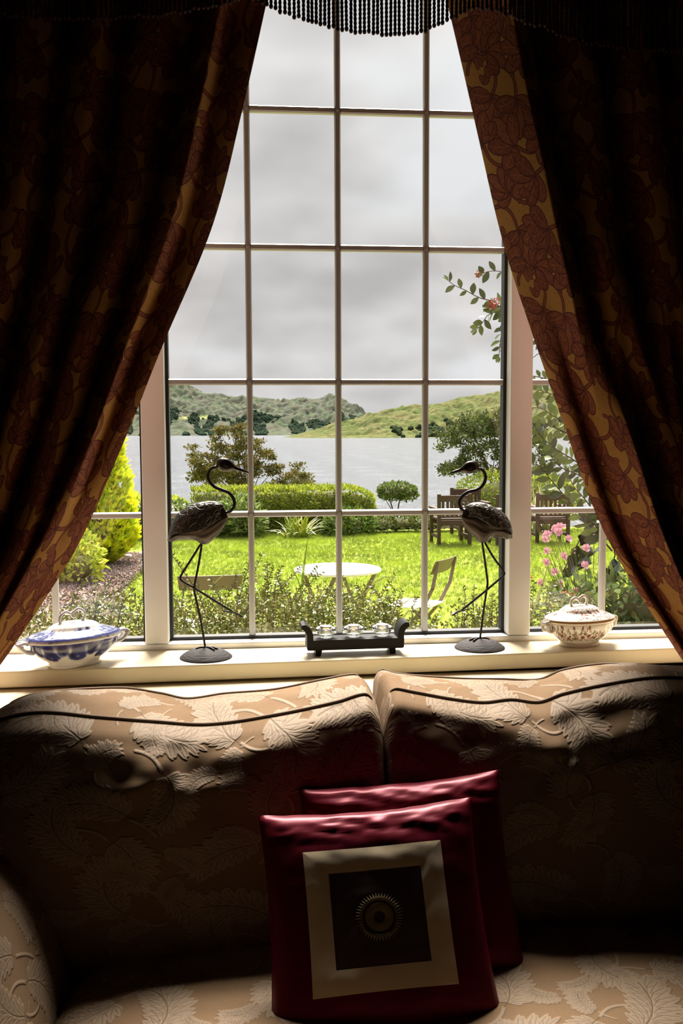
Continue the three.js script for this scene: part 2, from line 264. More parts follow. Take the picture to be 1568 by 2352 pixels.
// ---------------------------------------------------------------- curtains and fringed valance
const curtainMat = std({ map: curtainMap, bumpMap: weaveBump, bumpScale: 0.0006, roughness: 0.85 });
const liningMat = std({ color: lin(0.34, 0.20, 0.17), roughness: 0.95 });
{
  const leadL = table([[0.78, -0.95], [0.886, -0.864], [1.0, -0.785], [1.182, -0.669], [1.435, -0.549], [1.655, -0.456], [1.945, -0.332], [2.221, -0.256], [2.472, -0.196], [2.68, -0.15]].map((q) => q));
  const leadR = table([[0.78, 0.93], [0.85, 0.868], [1.173, 0.664], [1.485, 0.534], [1.723, 0.446], [1.914, 0.383], [2.215, 0.304], [2.458, 0.246], [2.68, 0.19]]);
  const OUT = 1.3, Y0 = 0.815, Y1 = 2.66;
  const foldL = (s, y) => { const k = smooth(1.45, 1.1, y) * (1 - smooth(0.10, 0.20, s)); return lerp(foldL0(s, y), -0.95 + 2.1 * s / 0.13, k); };
  const foldL0 = (s, y) => {
    const s1 = 0.064, n = 0.35 * fbm(s * 3, y * 0.8, 2.2, 2);
    if (s < s1) return -0.35 + 0.15 * Math.sin(s / s1 * Math.PI);
    const q = s - s1, rise = smooth(0, 0.028, q), p = q / 0.128 + n;
    return rise * (0.38 + 0.62 * Math.cos(2 * Math.PI * (p - 0.2) - 0.7 * Math.sin(2 * Math.PI * (p - 0.2)))) + (1 - rise) * -0.35;
  };
  const foldR = (s, y) => {
    const n = 0.3 * fbm(s * 3 + 4, y * 0.7, 5.2, 2), b = smooth(1.85, 1.35, y);
    const tail = (q, w) => { const p = q / w + n; return 0.2 + 0.8 * Math.cos(2 * Math.PI * p - 0.6 * Math.sin(2 * Math.PI * p)); };
    const sa = 0.105; const A = s < sa ? -1.25 + 2.6 * Math.pow(s / sa, 0.9) : 0.35 * Math.exp(-(s - sa) / 0.03) + tail(s - sa, 0.15);
    const s0 = 0.06, s2 = 0.165; const B = s < s0 ? -1.35 + 0.55 * Math.sin(s / s0 * Math.PI) : s < s2 ? -1.35 + 2.85 * (s - s0) / (s2 - s0) : 0.5 * Math.exp(-(s - s2) / 0.02) + tail(s - s2, 0.16);
    return lerp(A, B, b);
  };
  for (const side of [-1, 1]) {
    const lead = side < 0 ? leadL : leadR, fold = side < 0 ? foldL : foldR;
    const c = thing('curtain', side < 0 ? 'floral red and gold curtain left of the window, beside the blue and white tureen' : 'floral red and gold curtain right of the window, its inner edge lit orange', 'curtain', [side * 0.9, 0.815, 0.4]);
    const at = (s, t, off) => {
      const y = lerp(Y0, Y1, t), x = lead(y) + side * s * (OUT - Math.abs(lead(y))), A = lerp(0.038, 0.052, t);
      const zc = 0.408 + 0.014 * fbm(s * 5, y * 1.3, side * 3, 3) + 0.006 * Math.sin(y * 9 + s * 20);
      const edge = off ? -0.006 * smooth(0, 0.02, s) : 0;
      return [x - side * 0.9, y - 0.815, zc + A * fold(s, y) + edge - 0.4, s * 1.75 * side, y + 0.1 * s];
    };
    const sq = (u) => Math.pow(u, 1.25);
    mesh('curtain_fabric', grid(260, 150, (u, v) => at(sq(u), v, 0)), curtainMat, c);
    mesh('curtain_lining', grid(200, 60, (u, v) => at(sq(u), v, 1)), liningMat, c);
  }
  // valance: three swags of dark cloth, bullion fringe hanging from each
  const hem = table([[-1.2, 2.40], [-0.95, 2.372], [-0.69, 2.353], [-0.45, 2.368], [-0.3, 2.395], [-0.235, 2.412], [-0.176, 2.387], [-0.117, 2.37], [-0.049, 2.353], [0.01, 2.348], [0.07, 2.345], [0.12, 2.348], [0.164, 2.359], [0.219, 2.385], [0.275, 2.41], [0.4, 2.38], [0.52, 2.345], [0.64, 2.331], [0.8, 2.335], [1.0, 2.37], [1.2, 2.40]]);
  const FL = 0.115;
  const v = thing('valance', 'dark red swagged valance with beaded bullion fringe across the window top', 'valance', [0, 2.35, 0.5]);
  const swag = std({ color: lin(0.10, 0.018, 0.016), roughness: 0.8 });
  mesh('swag', grid(160, 24, (u, t) => { const x = lerp(-1.2, 1.2, u), yb = hem(x) + FL - 0.004, y = lerp(yb, 2.76, t); return [x, y - 2.35, 0.012 * Math.sin(t * 22 + Math.abs(((x + 1.4) % 0.5) - 0.25) * 26) * (1 - t * 0.6) + 0.006, u, t]; }), swag, v);
  mesh('pelmet_board', box(-1.24, 1.24, 0.40, 0.425, -0.3, 0.02), swag, v);
  const fringeMat = std({ color: lin(0.060, 0.022, 0.022), roughness: 0.75 });
  const bead = (seed) => { const pts = [], r = rng(seed), n = 12; pts.push(V(0, 0, 0)); for (let i = 0; i < n * 4; i++) { const q = i / 4, y = 0.002 + (FL - 0.004) * (i / (n * 4 - 1)); pts.push(V(0.0027 + 0.0013 * Math.abs(Math.sin(Math.PI * q)) + (i < 4 ? 0.0007 : 0), y, 0)); } return new THREE.LatheGeometry(pts.map((p) => new THREE.Vector2(p.x, p.y)), 7); };
  const cords = [bead(1)];
  const r = rng(77);
  for (let i = 0, x = -0.93; x < 0.93; i++, x += 0.0089 + r() * 0.0022) {
    const m = mesh('fringe_cord', cords[0], fringeMat, v);
    m.position.set(x, hem(x) - 2.35 - r() * 0.006, 0.004 + (r() - 0.5) * 0.008); m.rotation.set((r() - 0.5) * 0.03, r() * 6, (r() - 0.5) * 0.035);
  }
}

// ---------------------------------------------------------------- sofa
{
  const sofaMat = phys({ map: damaskMap, bumpMap: damaskBump, bumpScale: 0.0045, roughness: 1.0, roughnessMap: damaskRough, specularIntensity: 0.45, sheen: 0.1, sheenRoughness: 0.5, sheenColor: lin(0.5, 0.42, 0.32) });
  const pipeMat = std({ color: lin(0.16, 0.10, 0.06), roughness: 0.8 });
  const CX = 0.03, S = thing('sofa', 'two seater sofa in tan leaf damask with piped back cushions', 'sofa', [CX, 0, 1.0]);
  const L = (x, y, z) => V(x - CX, y, z - 1.0);
  const sub = (g) => g.translate(-CX, 0, -1.0);
  const skew = (x) => -0.04 * (x - CX);                        // stands slightly turned
  mesh('frame', sub(merge([boxUV(box(-0.92, 0.98, 0.12, 0.29, 0.46, 1.46, 0.03)), boxUV(box(-0.9, 0.94, 0.3, 0.76, 0.455, 0.62, 0.05))])), sofaMat, S);
  for (const [x, z] of [[-0.86, 0.52], [0.9, 0.52], [-0.86, 1.45], [0.9, 1.45]]) mesh('foot', sub(new THREE.CylinderGeometry(0.03, 0.022, 0.12, 16).translate(x, 0.06, z)), std({ color: lin(0.05, 0.025, 0.012), roughness: 0.4 }), S);
  // back cushions: front and rear piping follow the sagging top
  const FR = (k, q) => q.map(([x, y]) => [-0.25 + (x + 0.25) * k, 1.45 + (y - 1.45) * k]);
  const yfL = table(FR(0.946, [[-0.85, 0.80], [-0.80, 0.832], [-0.712, 0.846], [-0.59, 0.830], [-0.47, 0.815], [-0.35, 0.803], [-0.2, 0.818], [-0.06, 0.842], [0.0, 0.857], [0.03, 0.846]]));
  const yrL = table(FR(0.978, [[-0.85, 0.80], [-0.80, 0.828], [-0.743, 0.843], [-0.56, 0.848], [-0.47, 0.832], [-0.408, 0.817], [-0.32, 0.826], [-0.2, 0.832], [-0.08, 0.852], [0.0, 0.862], [0.03, 0.85]]));
  const yfR = table(FR(0.946, [[0.03, 0.858], [0.06, 0.868], [0.115, 0.857], [0.2, 0.838], [0.278, 0.826], [0.345, 0.830], [0.412, 0.821], [0.47, 0.838], [0.578, 0.857], [0.68, 0.868], [0.756, 0.866], [0.84, 0.855], [0.89, 0.82]]));
  const yrR = table(FR(0.978, [[0.03, 0.872], [0.055, 0.874], [0.1, 0.860], [0.26, 0.843], [0.36, 0.838], [0.458, 0.834], [0.52, 0.856], [0.636, 0.868], [0.783, 0.856], [0.84, 0.85], [0.89, 0.82]]));
  const crease = [[-0.41, 0.735, 0.10, 0.13], [0.42, 0.742, 0.10, 0.15]];
  const RAYS = { a: [-0.41, 0.768, [[-0.63, 0.828], [-0.60, 0.763], [-0.50, 0.728], [-0.44, 0.828], [-0.36, 0.718], [-0.29, 0.828], [-0.25, 0.743], [-0.13, 0.803], [-0.10, 0.858]]], b: [0.42, 0.774, [[0.16, 0.858], [0.24, 0.818], [0.28, 0.748], [0.36, 0.833], [0.42, 0.718], [0.49, 0.828], [0.56, 0.728], [0.62, 0.808], [0.70, 0.758]]] };
  const wr = (x, y, cx) => {                                   // crumpled folds that fan out below the sagging middle of each cushion
    const [ox, oy, ends] = cx < 0 ? RAYS.a : RAYS.b; let d = 0;
    ends.forEach(([ex, ey], i) => {
      const vx = ex - ox, vy = ey - oy, L2 = vx * vx + vy * vy, t = clamp(((x - ox) * vx + (y - oy) * vy) / L2), bow = 0.012 * Math.sin(Math.PI * t) * (i % 2 ? 1 : -1), L = Math.sqrt(L2);
      const q = ((x - ox) * -vy + (y - oy) * vx) / L - bow, w = 0.016 + 0.017 * t, g = Math.exp(-(q * q) / (w * w)), e = ((x - ox) * vx + (y - oy) * vy) / L2;
      d += (g - 0.45 * Math.exp(-((q - 1.7 * w) ** 2) / (w * w * 1.2))) * 0.0085 * smooth(0.05, 0.45, e) * (1 - smooth(0.7, 1.15, e));
    });
    return d + 0.007 * fbm(x * 5 + 7, y * 6, 1.3, 4) * smooth(0.5, 0.7, y) + 0.004 * fbm(x * 16, y * 16, 4.3, 2) * smooth(0.66, 0.76, y);
  };
  const PZ = table([[0, 0.875], [0.2, 0.872], [0.45, 0.858], [0.6, 0.844], [0.7, 0.830], [0.78, 0.817], [0.86, 0.801], [0.92, 0.787], [0.97, 0.768], [1, 0.72]]);
  function backCushion(x0, x1, yf, yr, cx) {
    const zr = 0.50, ybot = 0.37;
    const prof = (x, v) => {                                   // v: 0 bottom front .. up the front .. boxing .. down the rear
      const f = yf(x), r = yr(x), zf = 0.72 + skew(x), q = zr + skew(x) * 0.5;
      if (v < 0.62) { const t = v / 0.62, y = lerp(ybot, f, t); const z = PZ(t) + 0.024 * Math.exp(-Math.pow((x - cx + 0.03 * Math.sin(x * 9)) / 0.24, 2)) * smooth(0.95, 0.82 + 0.02 * Math.sin(x * 23), t) * smooth(0.40, 0.76, t) + skew(x) + (zf - skew(x) - 0.72) * t; return [y + wr(x, y, cx) * 0.5 * smooth(1, 0.93, t), z + wr(x, y, cx) * smooth(1, 0.9, t)]; }
      if (v < 0.76) { const t = (v - 0.62) / 0.14; return [lerp(f, r, t) + 0.014 * Math.sin(Math.PI * t) + 0.010 * fbm(x * 11, t * 3, cx, 3) * Math.sin(Math.PI * t), lerp(zf, q, t)]; }
      const t = (v - 0.76) / 0.24; return [lerp(r, ybot, t), q + 0.16 * smooth(0.0, 0.8, t)];
    };
    const g = grid(120, 150, (u, v) => {
      const e = Math.min(u, 1 - u) * (x1 - x0), k = Math.sqrt(clamp(1 - Math.pow(1 - clamp(e / 0.035), 2)));   // rounded ends
      const x = lerp(x0, x1, u), [y, z] = prof(x, v), my = 0.62, mz = 0.70;
      return [x - CX, lerp(my, y, 0.80 + 0.20 * k), lerp(mz, z, 0.72 + 0.28 * k) - 1.0, x, v * 1.15];
    });
    const c = mesh('back_cushion', g, sofaMat, S);
    const cap = (u) => { const P = [], x = lerp(x0, x1, u); for (let i = 0; i <= 60; i++) { const [y, z] = prof(x, i / 60); P.push([lerp(0.62, y, 0.8), lerp(0.70, z, 0.72) - 1.0]); } return grid(60, 4, (a, b) => { const q = P[Math.round(a * 60)], w = 1 - b; return [x - CX + (u ? 1 : -1) * 0.012 * Math.sqrt(Math.max(0, b)), 0.62 + (q[0] - 0.62) * w, -0.30 + (q[1] + 0.30) * w, q[1], q[0]]; }); };
    mesh('side_panel', merge([cap(0), cap(1)]), sofaMat, c);
    const line = (v) => { const P = []; for (let i = 0; i <= 60; i++) { const u = lerp(0.02, 0.98, i / 60), e = Math.min(u, 1 - u) * (x1 - x0), k = Math.sqrt(clamp(1 - Math.pow(1 - clamp(e / 0.035), 2))), x = lerp(x0, x1, u), [y, z] = prof(x, v); P.push(V(x - CX, lerp(0.62, y, 0.80 + 0.20 * k) + 0.001, lerp(0.70, z, 0.72 + 0.28 * k) - 1.0)); } return P; };
    mesh('piping', capTube(line(0.62), 0.0042, 160, 8), pipeMat, c); mesh('piping', capTube(line(0.76), 0.0042, 160, 8), pipeMat, c);
  }
  backCushion(-0.833, 0.023, yfL, yrL, -0.41);
  backCushion(0.025, 0.860, yfR, yrR, 0.42);
  // seat cushions
  for (const [x0, x1] of [[-0.625, 0.029], [0.031, 0.675]]) {
    const c = mesh('seat_cushion', grid(70, 70, (u, v) => {
      const a = v * 2 * Math.PI, cx = (x0 + x1) / 2, cz = 1.135, hw = (x1 - x0) / 2, hd = 0.335;
      const pw = (t, n) => Math.sign(t) * Math.pow(Math.abs(t), n), lon = (u - 0.5) * Math.PI;
      const X = pw(Math.sin(lon), 0.42) * hw, k = Math.pow(Math.cos(lon), 0.42), Z = pw(Math.cos(a), 0.35) * hd * k, Y = pw(Math.sin(a), 0.62) * 0.088 * k;
      const dome = Y > 0 ? 0.016 * (1 - (X / hw) ** 2) : 0;
      return [cx + X - CX, 0.332 + Y + dome + 0.008 * fbm(X * 5 + x0, Z * 5, 2, 3), cz + Z + skew(cx + X) - 1.0, cx + X, cz + Z + Y];
    }, false), sofaMat, S);
    c.userData.label = undefined;
  }
  // rolled arms
  const AP = FR(1.05, [[-0.585, 0.30], [-0.588, 0.40], [-0.600, 0.48], [-0.630, 0.56], [-0.668, 0.628], [-0.715, 0.676], [-0.775, 0.704], [-0.84, 0.706], [-0.90, 0.676], [-0.935, 0.62], [-0.935, 0.55], [-0.92, 0.48], [-0.91, 0.36], [-0.91, 0.16]]);
  const ac = new THREE.CatmullRomCurve3(AP.map((q) => V(q[0], q[1], 0)));
  for (const s of [-1, 1]) {
    const N = 70, pr = []; for (let i = 0; i <= N; i++) pr.push(ac.getPointAt(i / N));
    const at = (i, z, k) => { const p = pr[i], x = lerp(-0.78, p.x, k), y = lerp(0.40, p.y, k); return [s < 0 ? x - CX : 2 * CX - x - CX, y, z + skew(s < 0 ? x : 2 * CX - x)]; };
    const zs = []; for (let j = 0; j <= 24; j++) zs.push([lerp(0.56, 1.52, j / 24), 1]); for (let j = 1; j <= 8; j++) { const a = j / 8 * Math.PI / 2; zs.push([1.52 + 0.035 * Math.sin(a), 0.94 + 0.06 * Math.cos(a)]); } zs.push([1.556, 0.5], [1.556, 0.02]);
    const M = zs.length - 1;
    mesh('arm', grid(N, M, (u, v) => { const i = Math.round(u * N), [z, k] = zs[Math.round(v * M)], q = at(i, z, k); return [q[0], q[1], q[2] - 1.0, z * s + 0.23, u * 1.75 + 0.32]; }), sofaMat, S);
  }
}

// ---------------------------------------------------------------- scatter cushions
{
  const satin = phys({ color: lin(0.085, 0.003, 0.009), roughness: 0.38, specularIntensity: 0.8, specularColor: lin(1, 0.12, 0.22) });
  const dark = std({ color: lin(0.035, 0.012, 0.010), roughness: 0.7 });
  const tan = std({ color: lin(0.60, 0.46, 0.28), roughness: 0.75, bumpMap: weaveBump, bumpScale: 0.0006 });
  const gold = std({ color: lin(0.17, 0.12, 0.06), roughness: 0.8 });
  const H = 0.207;
  const outline = (u, v, h) => { const k = 1 - 0.05 * (1 - v * v) * Math.abs(u), m = 1 - 0.05 * (1 - u * u) * Math.abs(v); return [u * h * k, v * h * m]; };
  const puff = (u, v, seed) => { const b = Math.pow(Math.max(0, (1 - Math.pow(Math.abs(u), 4)) * (1 - Math.pow(Math.abs(v), 4.5))), 0.5); return b * 0.045 + 0.007 * b * fbm(u * 2.2 + seed, v * 2.2, seed, 3) + smooth(0.55, 0.95, v) * b * 0.009 * noise.noise(u * 2.6 + seed, v * 13 + u * 2, seed * 2.1) + smooth(0.6, 0.97, v) * 0.005 * noise.noise(u * 6 + seed, v * 26 - u * 4, 4.4) * b; };
  function cushion(label, pos, lean, yaw, roll, h, seed) {
    const c = thing('throw_cushion', label, 'cushion', pos, yaw); c.rotation.order = 'YXZ'; c.rotation.x = lean; c.rotation.z = roll; c.scale.y = 0.935;
    const half = (s) => grid(64, 64, (a, b) => { const u = a * 2 - 1, v = b * 2 - 1, [x, y] = outline(u, v, h); return [x, y + h * 0.95 + 0.006 * fbm(u * 3, v * 0.5, seed + s, 2) * Math.abs(v), s * puff(u, v, seed + (s < 0 ? 3 : 0)), u, v]; });
    mesh('cover', merge([half(1), half(-1)]), satin, c);
    return c;
  }
  const A = cushion('dark red satin cushion with a tan square border and sun medallion', [-0.021, 0.404, 1.131], -0.52, -0.02, 0.052, H, 1.7);
  const B = cushion('plain dark red satin cushion leaning behind the bordered one', [0.062, 0.404, 1.0], -0.42, -0.03, 0.06, 0.206, 6.2);
  // bordered square appliqued on the front cushion: four mitred strips and a dark panel that follow its bulge
  const on = (x, y, up) => { const u = x, v = y, [X, Y] = outline(u, v, H); return [X, Y + H * 0.95, puff(u, v, 1.7) + up, u, v]; };
  const O = 0.64, I = 0.42, oy = -0.03;
  const strips = [[[-O, O], [O, O], [I, I], [-I, I]], [[O, O], [O, -O], [I, -I], [I, I]], [[O, -O], [-O, -O], [-I, -I], [I, -I]], [[-O, -O], [-O, O], [-I, I], [-I, -I]]];
  for (const q of strips) mesh('border_strip', grid(24, 8, (a, b) => { const x = lerp(lerp(q[0][0], q[1][0], a), lerp(q[3][0], q[2][0], a), b), y = lerp(lerp(q[0][1], q[1][1], a), lerp(q[3][1], q[2][1], a), b); return on(x * 0.995, y + oy, 0.0022 + 0.0012 * Math.sin(Math.PI * b)); }), tan, A).userData.label = 'tan border strip';
  mesh('centre_panel', grid(30, 30, (a, b) => on(lerp(-I, I, a), lerp(-I, I, b) + oy, 0.0014)), dark, A);
  const ring = (r0, r1, up, hgt) => grid(64, 6, (a, b) => { const t = a * 6.2832, r = lerp(r0, r1, b), q = on(r * Math.cos(t), r * Math.sin(t) + oy, up + hgt * Math.sin(Math.PI * b)); return q; });
  const med = mesh('medallion', merge([ring(0.05, 0.125, 0.0022, 0.0006), ring(0.150, 0.172, 0.0022, 0.0008)]), gold, A); med.userData.label = 'embroidered gold sun medallion';
  const tufts = []; for (let i = 0; i < 46; i++) { const t = i / 46 * 6.2832, g = new THREE.ConeGeometry(0.0022, 0.009, 5); g.rotateZ(t - Math.PI / 2); const q = on(0.192 * Math.cos(t), 0.192 * Math.sin(t) + oy, 0.0035); g.translate(q[0], q[1], q[2]); tufts.push(g); }
  mesh('fringe', merge(tufts), gold, med);
}

// ---------------------------------------------------------------- ornaments on the sill
const SILL = 0.847;
{
  const bronze = phys({ color: lin(0.060, 0.050, 0.040), metalness: 0.75, roughness: 0.24 });
  const scaleBump = noiseTex(256, (u, v) => {                   // overlapping hammered feather scales
    let best = 0; for (let k = -1; k <= 1; k++) for (let m = -1; m <= 1; m++) { const row = Math.floor(v * 7) + k, cx = (Math.floor(u * 6) + m + 0.5 + (row & 1) * 0.5) / 6, cy = (row + 0.5) / 7, dx = (u - cx) * 6, dy = (v - cy) * 7, q = Math.hypot(dx * 0.9, dy * 0.75); if (q < 0.72) best = Math.max(best, 0.35 + 0.65 * Math.pow(q / 0.72, 3) - 0.3 * clamp(dy + 0.4, 0, 1)); }
    const c = 255 * clamp(best); return [c, c, c];
  }, false);
  const wingMat = phys({ color: lin(0.085, 0.08, 0.068), metalness: 0.7, roughness: 0.36, bumpMap: scaleBump, bumpScale: 0.004 });
  const iron = phys({ color: lin(0.022, 0.018, 0.016), metalness: 0.5, roughness: 0.5 });
  const domeMat = phys({ color: lin(0.034, 0.028, 0.029), metalness: 0.1, roughness: 0.75, specularIntensity: 0.5, bumpMap: noiseTex(128, (u, v) => { const c = 128 + 200 * loopNoise(u, v, 22, 4); return [c, c, c]; }, false), bumpScale: 0.0015 });
  // s: +1 faces right, -1 faces left; every list is [along, up] in metres from the middle of the dome
  function heron(label, pos, s, d) {
    const h = thing('heron_ornament', label, 'ornament', pos, 0, 'pair of metal wading birds');
    const top = table(d.top), bot = table(d.bottom), lip = table(d.lip), x0 = d.top[0][0], x1 = d.top[d.top.length - 1][0];
    const P = (x, y, z) => [s * x, y, z];
    const width = (t) => 0.036 * Math.pow(Math.sin(Math.PI * Math.pow(clamp(t, 0.004, 0.996), 0.8)), 0.62);
    // belly: keel below, tucked in under the wing
    mesh('belly', grid(36, 44, (u, v) => { const x = lerp(x0, x1, v), a = u * 2 * Math.PI, t = top(x) - 0.004, b = bot(x), l = clamp(lip(x), b, t), w = width(v) * 0.72, c = Math.cos(a), q = Math.sin(a); const rib = 1 + (q < 0 ? 0.09 * Math.sin(q * 13 + v * 5) * Math.abs(c) : 0); return P(x, q > 0 ? l + (t - l) * q * 0.96 : l + (l - b) * q, w * rib * (q < 0 ? Math.sign(c) * Math.pow(Math.abs(c), 0.75) * (1 - 0.3 * q * q) : c)); }, true), bronze, h);
    mesh('wing', grid(40, 48, (u, v) => { const x = lerp(x0 - 0.001, x1 - 0.012, v), a = lerp(-0.22, Math.PI + 0.22, u), l = lip(x), t = top(x) + 0.0015, w = width(v * 0.985) * 1.05, q = Math.sin(a), c = Math.cos(a); return P(x, q > 0 ? l + (t - l) * q : l + 0.012 * q, w * c * (q < 0 ? 1.0 - 0.25 * q : 1), u * 2.5, v * 1.8); }), wingMat, h);
    const slot = []; for (let i = 0; i <= 12; i++) { const x = lerp(d.slot[0], d.slot[1], i / 12), v = (x - x0) / (x1 - x0); slot.push(V(s * x, lip(x) - 0.003, width(v) * 0.86)); }
    mesh('wing_edge', capTube(slot, 0.0016, 30, 6), bronze, h);
    mesh('neck', capTube(d.neck.map((q) => P(...q, 0)), 0.0047, 60, 10), iron, h);
    // head: egg-shaped skull with sunken cheeks, drawn out into the beak
    const [hx, hy] = d.skull, [bx, by] = d.beak, dir = Math.atan2(by - hy, bx - hx), HL = Math.hypot(bx - hx, by - hy);
    const hp = (f, side, w) => { const X = hx + f * Math.cos(dir) - side * Math.sin(dir), Y = hy + f * Math.sin(dir) + side * Math.cos(dir); return P(X, Y, w); };
    const hr = table([[-0.025, 0.0], [-0.022, 0.0085], [-0.012, 0.0150], [0, 0.0175], [0.012, 0.0155], [0.021, 0.0105], [0.027, 0.0062], [0.034, 0.0048], [HL * 0.85, 0.0034], [HL, 0.0012]]);
    mesh('head', grid(24, 40, (u, v) => { const f = lerp(-0.025, HL, v), a = u * 6.2832, r = hr(f); return hp(f, r * Math.sin(a), r * 0.82 * Math.cos(a) * (1 - 0.22 * Math.exp(-Math.pow((f - 0.003) / 0.011, 2) - Math.pow(Math.sin(a) / 0.5, 2)))); }, true), bronze, h);
    for (const z of [-1, 1]) mesh('cheek', grid(20, 8, (u, v) => { const a = u * 6.2832, k = v; return hp(0.003 + 0.013 * k * Math.cos(a), -0.001 + 0.0088 * k * Math.sin(a) * (1 - 0.25 * Math.cos(a)), z * (0.0128 - 0.0042 * k * k)); }), iron, h);
    mesh('leg', capTube(d.leg.map((q) => P(...q, 0.004)), 0.0031, 40, 8), iron, h);
    mesh('leg', capTube(d.bent.map((q, i) => P(...q, -0.004 + 0.003 * i)), 0.0031, 60, 8, 0.2), iron, h);
    const [fx, fy] = d.bent[d.bent.length - 1];
    const foot = d.bent.length - 1, raised = [];
    for (const k of [-1, 0, 1]) raised.push(capTube([P(fx, fy, 0.006), P(fx + 0.012, fy - 0.006, 0.006 + 0.003 * k), P(fx + 0.022 + 0.003 * k, fy - 0.014, 0.006 + 0.005 * k)], 0.0022, 12, 6));
    raised.push(capTube([P(fx + 0.004, fy - 0.003, 0.006), P(fx - 0.012, fy + 0.001, 0.006), P(d.heel[0], d.heel[1], 0.006)], 0.002, 12, 6));
    mesh('raised_foot', merge(raised), iron, h);
    const toes = []; for (const [tx, tz] of [[0.026, 0.022], [0.034, 0.008], [0.028, -0.006], [-0.028, 0.004]]) toes.push(capTube([P(0, 0.0285, 0.004), P(tx * 0.5, 0.0295, 0.004 + tz * 0.5), P(tx, 0.0245, tz + 0.004)], 0.0022, 10, 6));
    mesh('foot', merge(toes), iron, h);
    mesh('base', new THREE.LatheGeometry([[0.0001, 0.0285], [0.02, 0.027], [0.04, 0.021], [0.056, 0.0135], [0.066, 0.0065], [0.0705, 0.002], [0.070, 0.0], [0.0001, 0.0]].map((q) => new THREE.Vector2(...q)), 56), domeMat, h);
    return h;
  }
  const K = 0.001165;
  const rel = (cx, cy, s) => (q) => q.map(([x, y]) => [s * (x - cx) * K, (cy - y) * K]);
  {
    const f = rel(471, 1514, 1);
    heron('metal heron on the left, facing right with one leg raised', [-0.376, SILL, 0.158], 1, {
      top: f([[389, 1238], [396, 1208], [407, 1186], [420, 1173], [437, 1162], [459, 1155], [485, 1152], [507, 1156], [520, 1166], [526, 1186]]),
      bottom: f([[389, 1240], [398, 1244], [415, 1239], [434, 1239], [453, 1242], [464, 1250], [478, 1250], [492, 1239], [506, 1226], [518, 1208], [526, 1188]]),
      lip: f([[389, 1239], [404, 1222], [430, 1219], [464, 1212], [490, 1199], [510, 1186], [526, 1187]]), slot: [(440 - 471) * K, (512 - 471) * K],
      neck: f([[505, 1073], [496, 1074], [487, 1080], [482, 1092], [484, 1104], [496, 1118], [513, 1126], [529, 1133], [540, 1148], [540, 1164], [531, 1175], [521, 1178]]),
      skull: f([[521, 1068]])[0], beak: f([[575, 1087]])[0],
      leg: f([[466, 1246], [458, 1295], [447, 1350], [450, 1375], [460, 1425], [470, 1492]]), bent: f([[464, 1248], [440, 1286], [417, 1322], [419, 1333], [447, 1350], [490, 1378], [536, 1408]]), heel: f([[507, 1404]])[0],
    });
  }
  {
    const f = rel(1105, 1491, -1);
    heron('metal heron on the right, facing left with one leg raised', [0.383, SILL, 0.128], -1, {
      top: f([[1182, 1212], [1177, 1190], [1163, 1169], [1139, 1153], [1114, 1142], [1089, 1141], [1069, 1149], [1060, 1162], [1058, 1172]]),
      bottom: f([[1182, 1228], [1167, 1229], [1157, 1225], [1136, 1224], [1126, 1229], [1119, 1236], [1103, 1236], [1089, 1222], [1070, 1201], [1061, 1184], [1058, 1174]]),
      lip: f([[1182, 1213], [1160, 1200], [1130, 1193], [1105, 1178], [1085, 1168], [1058, 1173]]), slot: [(1105 - 1150) * K, (1105 - 1072) * K],
      neck: f([[1098, 1059], [1107, 1062], [1114, 1071], [1116, 1085], [1108, 1101], [1094, 1110], [1076, 1114], [1061, 1124], [1053, 1138], [1056, 1152], [1067, 1162]]),
      skull: f([[1080, 1056]])[0], beak: f([[1030, 1070]])[0],
      leg: f([[1108, 1232], [1114, 1270], [1122, 1327], [1121, 1347], [1114, 1396], [1105, 1470]]), bent: f([[1114, 1232], [1136, 1270], [1156, 1298], [1163, 1310], [1157, 1318], [1119, 1349], [1056, 1398]]), heel: f([[1081, 1394]])[0],
    });
  }
}
